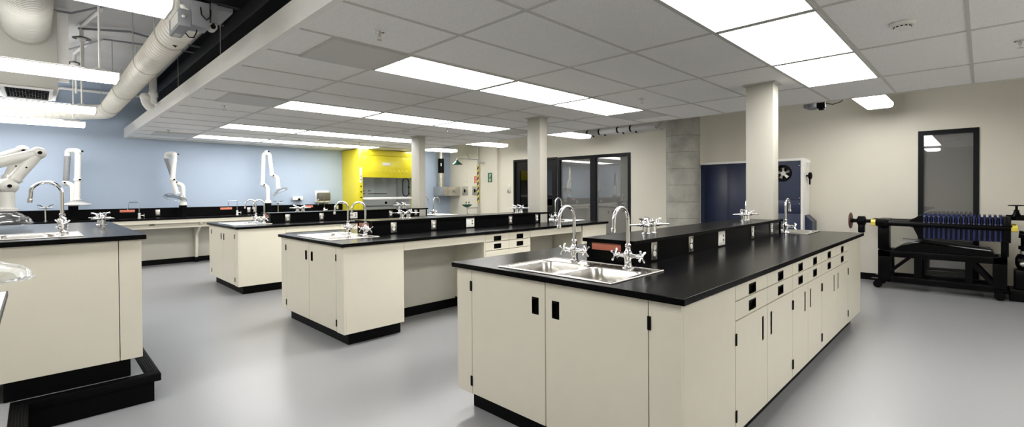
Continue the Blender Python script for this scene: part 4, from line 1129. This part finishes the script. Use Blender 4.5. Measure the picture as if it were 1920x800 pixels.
k = obj('side_knob', MB().cyl((.2, 0, 1.58), (.2, -.04, 1.58), .014, n=12).lathe((.2, -.03, 1.58), (0,-1,0), [(.03, 0), (.055, .01), (.055, .04), (.03, .05)], 20).bar((.2, -.05, 1.53), (.2, -.05, 1.44), .02, .02), 'black', t)
obj('roller_bracket', MB().cyl((.22, 0, 1.80), (.22, -.05, 1.80), .022, n=14), 'white', t)
obj('side_housing', MB().prism([(-.002, .0), (-.10, .0), (-.10, .86), (-.002, .96)], 'x', .12, .40), 'navy', t)

# ================================================================== filter press at the right
t = thing('filter_press', 'black filter press with navy plates and a hand wheel on castors', 'filter press', (6.56, 0, 0))
XF = -.23; XBk = .23            # local x: front faces the room
def Bm(*a, **k): return MB().box(*a, **k)
for y0, y1 in ((.03, .165), (-1.07, -.95)):
    for x in (XF, XBk-.10):
        obj('leg', MB().box(x, y0, .13, x+.10, y1, .52, .004), 'blackm', t)
for y in (.17, -1.01):
    for x in (XF+.03, XBk-.06):
        c_ = obj('caster', MB().box(x-.05, y-.07, .115, x+.05, y+.07, .13).prism([(y-.02, .115), (y+.03, .115), (y+.02, .05), (y-.01, .05)], 'x', x-.028, x-.022).prism([(y-.02, .115), (y+.03, .115), (y+.02, .05), (y-.01, .05)], 'x', x+.022, x+.028), 'blackm', t)
        obj('wheel', MB().lathe((x-.02, y, .052), (1,0,0), [(.03, 0), (.05, .004), (.052, .01), (.052, .03), (.05, .036), (.03, .04)], 24), 'black', c_)
obj('top_beam', MB().box(XF, -1.07, .44, XF+.06, .165, .525, .003).box(XBk-.06, -1.07, .44, XBk, .165, .525, .003).box(XF, .10, .45, XBk, .165, .525).box(XF, -1.07, .45, XBk, -1.0, .525), 'blackm', t)
obj('foot_rail', MB().box(XF, -.95, .10, XF+.05, .03, .175, .003).box(XBk-.05, -.95, .10, XBk, .03, .175, .003), 'blackm', t)
for x in (XF+.005, XBk-.055):
    obj('middle_post', MB().box(x, -.29, .17, x+.05, -.215, .44), 'blackm', t); obj('middle_post', MB().box(x, -.77, .17, x+.05, -.705, .44), 'blackm', t)
    obj('brace', MB().bar((x+.025, .05, .22), (x+.025, -.17, .445), .04, .035), 'blackm', t); obj('brace', MB().bar((x+.025, -.97, .16), (x+.025, -.75, .45), .04, .045), 'blackm', t)
obj('drip_tray', MB().prism([(.02, .53), (-.08, .60), (-.30, .665), (-.95, .585), (-.97, .53)], 'x', XF+.02, XBk-.02), 'blackm', t)
obj('tray_lip', MB().bar((XF+.03, -.06, .665), (XF+.03, -.93, .60), .02, .012).bar((XBk-.03, -.06, .665), (XBk-.03, -.93, .60), .02, .012), 'greyd', t)
zs = .905                      # screw axis
obj('post', MB().box(-.10, .06, .525, .10, .185, .86, .01), 'blackm', t)
obj('post', MB().box(-.12, -1.085, .525, .12, -1.02, .86, .01), 'blackm', t)
obj('yoke', MB().box(-.25, .055, .85, .25, .195, .95, .02).cyl((-.10, .25, zs), (-.10, .03, zs), .04, n=18).cyl((.10, .25, zs), (.10, .03, zs), .04, n=18), 'blackm', t)
for x in (-.10, .10):
    obj('yellow_nut', MB().cyl((x*1.9, .195, zs-.01), (x*1.9, .245, zs-.01), .048, n=6), 'yband', t)
    obj('yellow_nut', MB().cyl((x*1.9, -1.155, .875), (x*1.9, -1.10, .875), .042, n=6), 'yband', t)
    obj('side_rail', MB().cyl((x*1.9, .06, zs-.01), (x*1.9, -1.11, .88), .036, n=18), 'blackm', t)
obj('screw_shaft', MB().cyl((0, .05, zs), (0, .48, zs), .026, n=16), 'blackm', t)
obj('ram', MB().cyl((0, .05, zs), (0, -.18, zs), .045, n=20), 'blackm', t)
hw = obj('hand_wheel', MB().lathe((0, .50, zs), (0,1,0), [(.03, -.03), (.03, .0), (.10, .004), (.10, .018), (.03, .022)], 32), 'blackm', t)
ring_ = [(.105*math.cos(2*PI*k/40), .512, zs+.105*math.sin(2*PI*k/40)) for k in range(41)]
obj('wheel_rim', MB().tube(ring_, .012, 10), 'rust', hw)
obj('gear_housing', MB().lathe((0, .33, zs), (0,1,0), [(.04, 0), (.07, .012), (.07, .09), (.04, .105)], 22).box(-.05, .345, zs-.17, .05, .42, zs-.05, .015), 'blackm', t)
obj('follower_head', MB().prism([(-.165, zs+.045), (-.20, zs+.055), (-.25, 1.0), (-.30, 1.02), (-.30, .70), (-.25, .72), (-.20, zs-.06), (-.165, zs-.05)], 'x', -.16, .16), 'blackm', t)
obj('fixed_head', MB().box(-.21, -1.10, .70, .21, -1.03, 1.015, .012), 'blackm', t)
npl = 31; y0 = -.302; pit = (1.028-.302)/npl
for k in range(npl):           # plates and frames, each with lugs and drip cocks
    y = y0-pit*(k+.5); w = pit*(.60 if k % 2 == 0 else .38)
    m = MB()
    hh = 1.028 if k % 2 == 0 else .985
    m.box(-.165, y-w, .705, .165, y+w, hh-.02, .008)
    for x in (-.14, 0, .14): m.cyl((x, y-w*.9, hh-.035), (x, y+w*.9, hh-.035), .035, n=12)
    for s in (-1, 1): m.box(s*.165, y-w*.8, .86, s*.215, y+w*.8, .93, .006)
    for s in (-1, 1): m.cyl((s*.165, y, .99), (s*.20, y, .90), .010, n=10)
    obj('filter_plate', m, 'navyp' if k % 2 == 0 else 'navyd', t)
v = obj('valve', MB().lathe((.0, -1.15, 1.015), (0,0,1), [(.05, -.045), (.055, 0), (.03, .035), (.022, .07), (.03, .075), (.012, .085), (.012, .13)], 18).cyl((0, -1.06, 1.0), (0, -1.24, 1.0), .034, n=16), 'blackm', t)
obj('valve_wheel', MB().lathe((0, -1.15, 1.14), (0,0,1), [(.012, 0), (.075, .004), (.075, .014), (.012, .018)], 26), 'blackm', v)
obj('outlet_elbow', MB().tube(bend((0, -1.09, .80), (0, -1.23, .80), (0, -1.23, .55), .06)+[(0, -1.23, .60)], .045, 16).cyl((0, -1.23, .66), (0, -1.23, .62), .065, n=18), 'blackm', t)
obj('pump', MB().lathe((0, -1.24, .47), (0,1,0), [(.05, -.16), (.10, -.13), (.11, 0), (.09, .08), (.04, .1)], 24).box(-.12, -1.42, .14, .12, -1.13, .38, .02), 'blackm', t)
obj('pump_pipe', MB().cyl((0, -1.23, .60), (0, -1.23, .55), .05, n=16).tube([(-.03, -1.20, .45), (-.10, -1.20, .45), (-.13, -1.3, .46)], .03, 12), 'galv', t)
obj('pump_stand', MB().box(-.14, -1.45, .0, .14, -1.09, .14, .01), 'blackm', t)
# ================================================================== camera, world, output look
cam = bpy.data.cameras.new('camera'); co = bpy.data.objects.new('camera', cam); COL.objects.link(co)
cam.sensor_fit = 'HORIZONTAL'; cam.sensor_width = 36.; cam.lens = 886.92/1920*36
cam.shift_y = -(400-369.095)/1920
cam.clip_start = .05
yaw, pitch, roll = math.radians(44.852), math.radians(-.595), math.radians(-.386)
cy, sy, cp, sp, cr, sr = math.cos(yaw), math.sin(yaw), math.cos(pitch), math.sin(pitch), math.cos(roll), math.sin(roll)
Fv = Vector((cp*cy, cp*sy, sp)); R0 = Vector((sy, -cy, 0)); U0 = Vector((-sp*cy, -sp*sy, cp))
Rv = R0*cr+U0*sr; Uv = U0*cr-R0*sr
co.matrix_world = Matrix(((Rv.x, Uv.x, -Fv.x, -1.8494), (Rv.y, Uv.y, -Fv.y, -.8566), (Rv.z, Uv.z, -Fv.z, 1.3536), (0,0,0,1)))
SC.camera = co
wd = bpy.data.worlds.new('world'); SC.world = wd; wd.use_nodes = True
wd.node_tree.nodes['Background'].inputs[0].default_value = (.02, .02, .02, 1)
vs = SC.view_settings
vs.view_transform = 'Standard'; vs.look = 'None'; vs.gamma = 1; vs.use_curve_mapping = False
vs.exposure = 1.29
cyc = SC.cycles
cyc.max_bounces = 12; cyc.diffuse_bounces = 8; cyc.glossy_bounces = 4; cyc.transparent_max_bounces = 12; cyc.transmission_bounces = 4
cyc.caustics_reflective = False; cyc.caustics_refractive = False
cyc.sample_clamp_indirect = 6.
cyc.use_denoising = True
cyc.use_adaptive_sampling = False
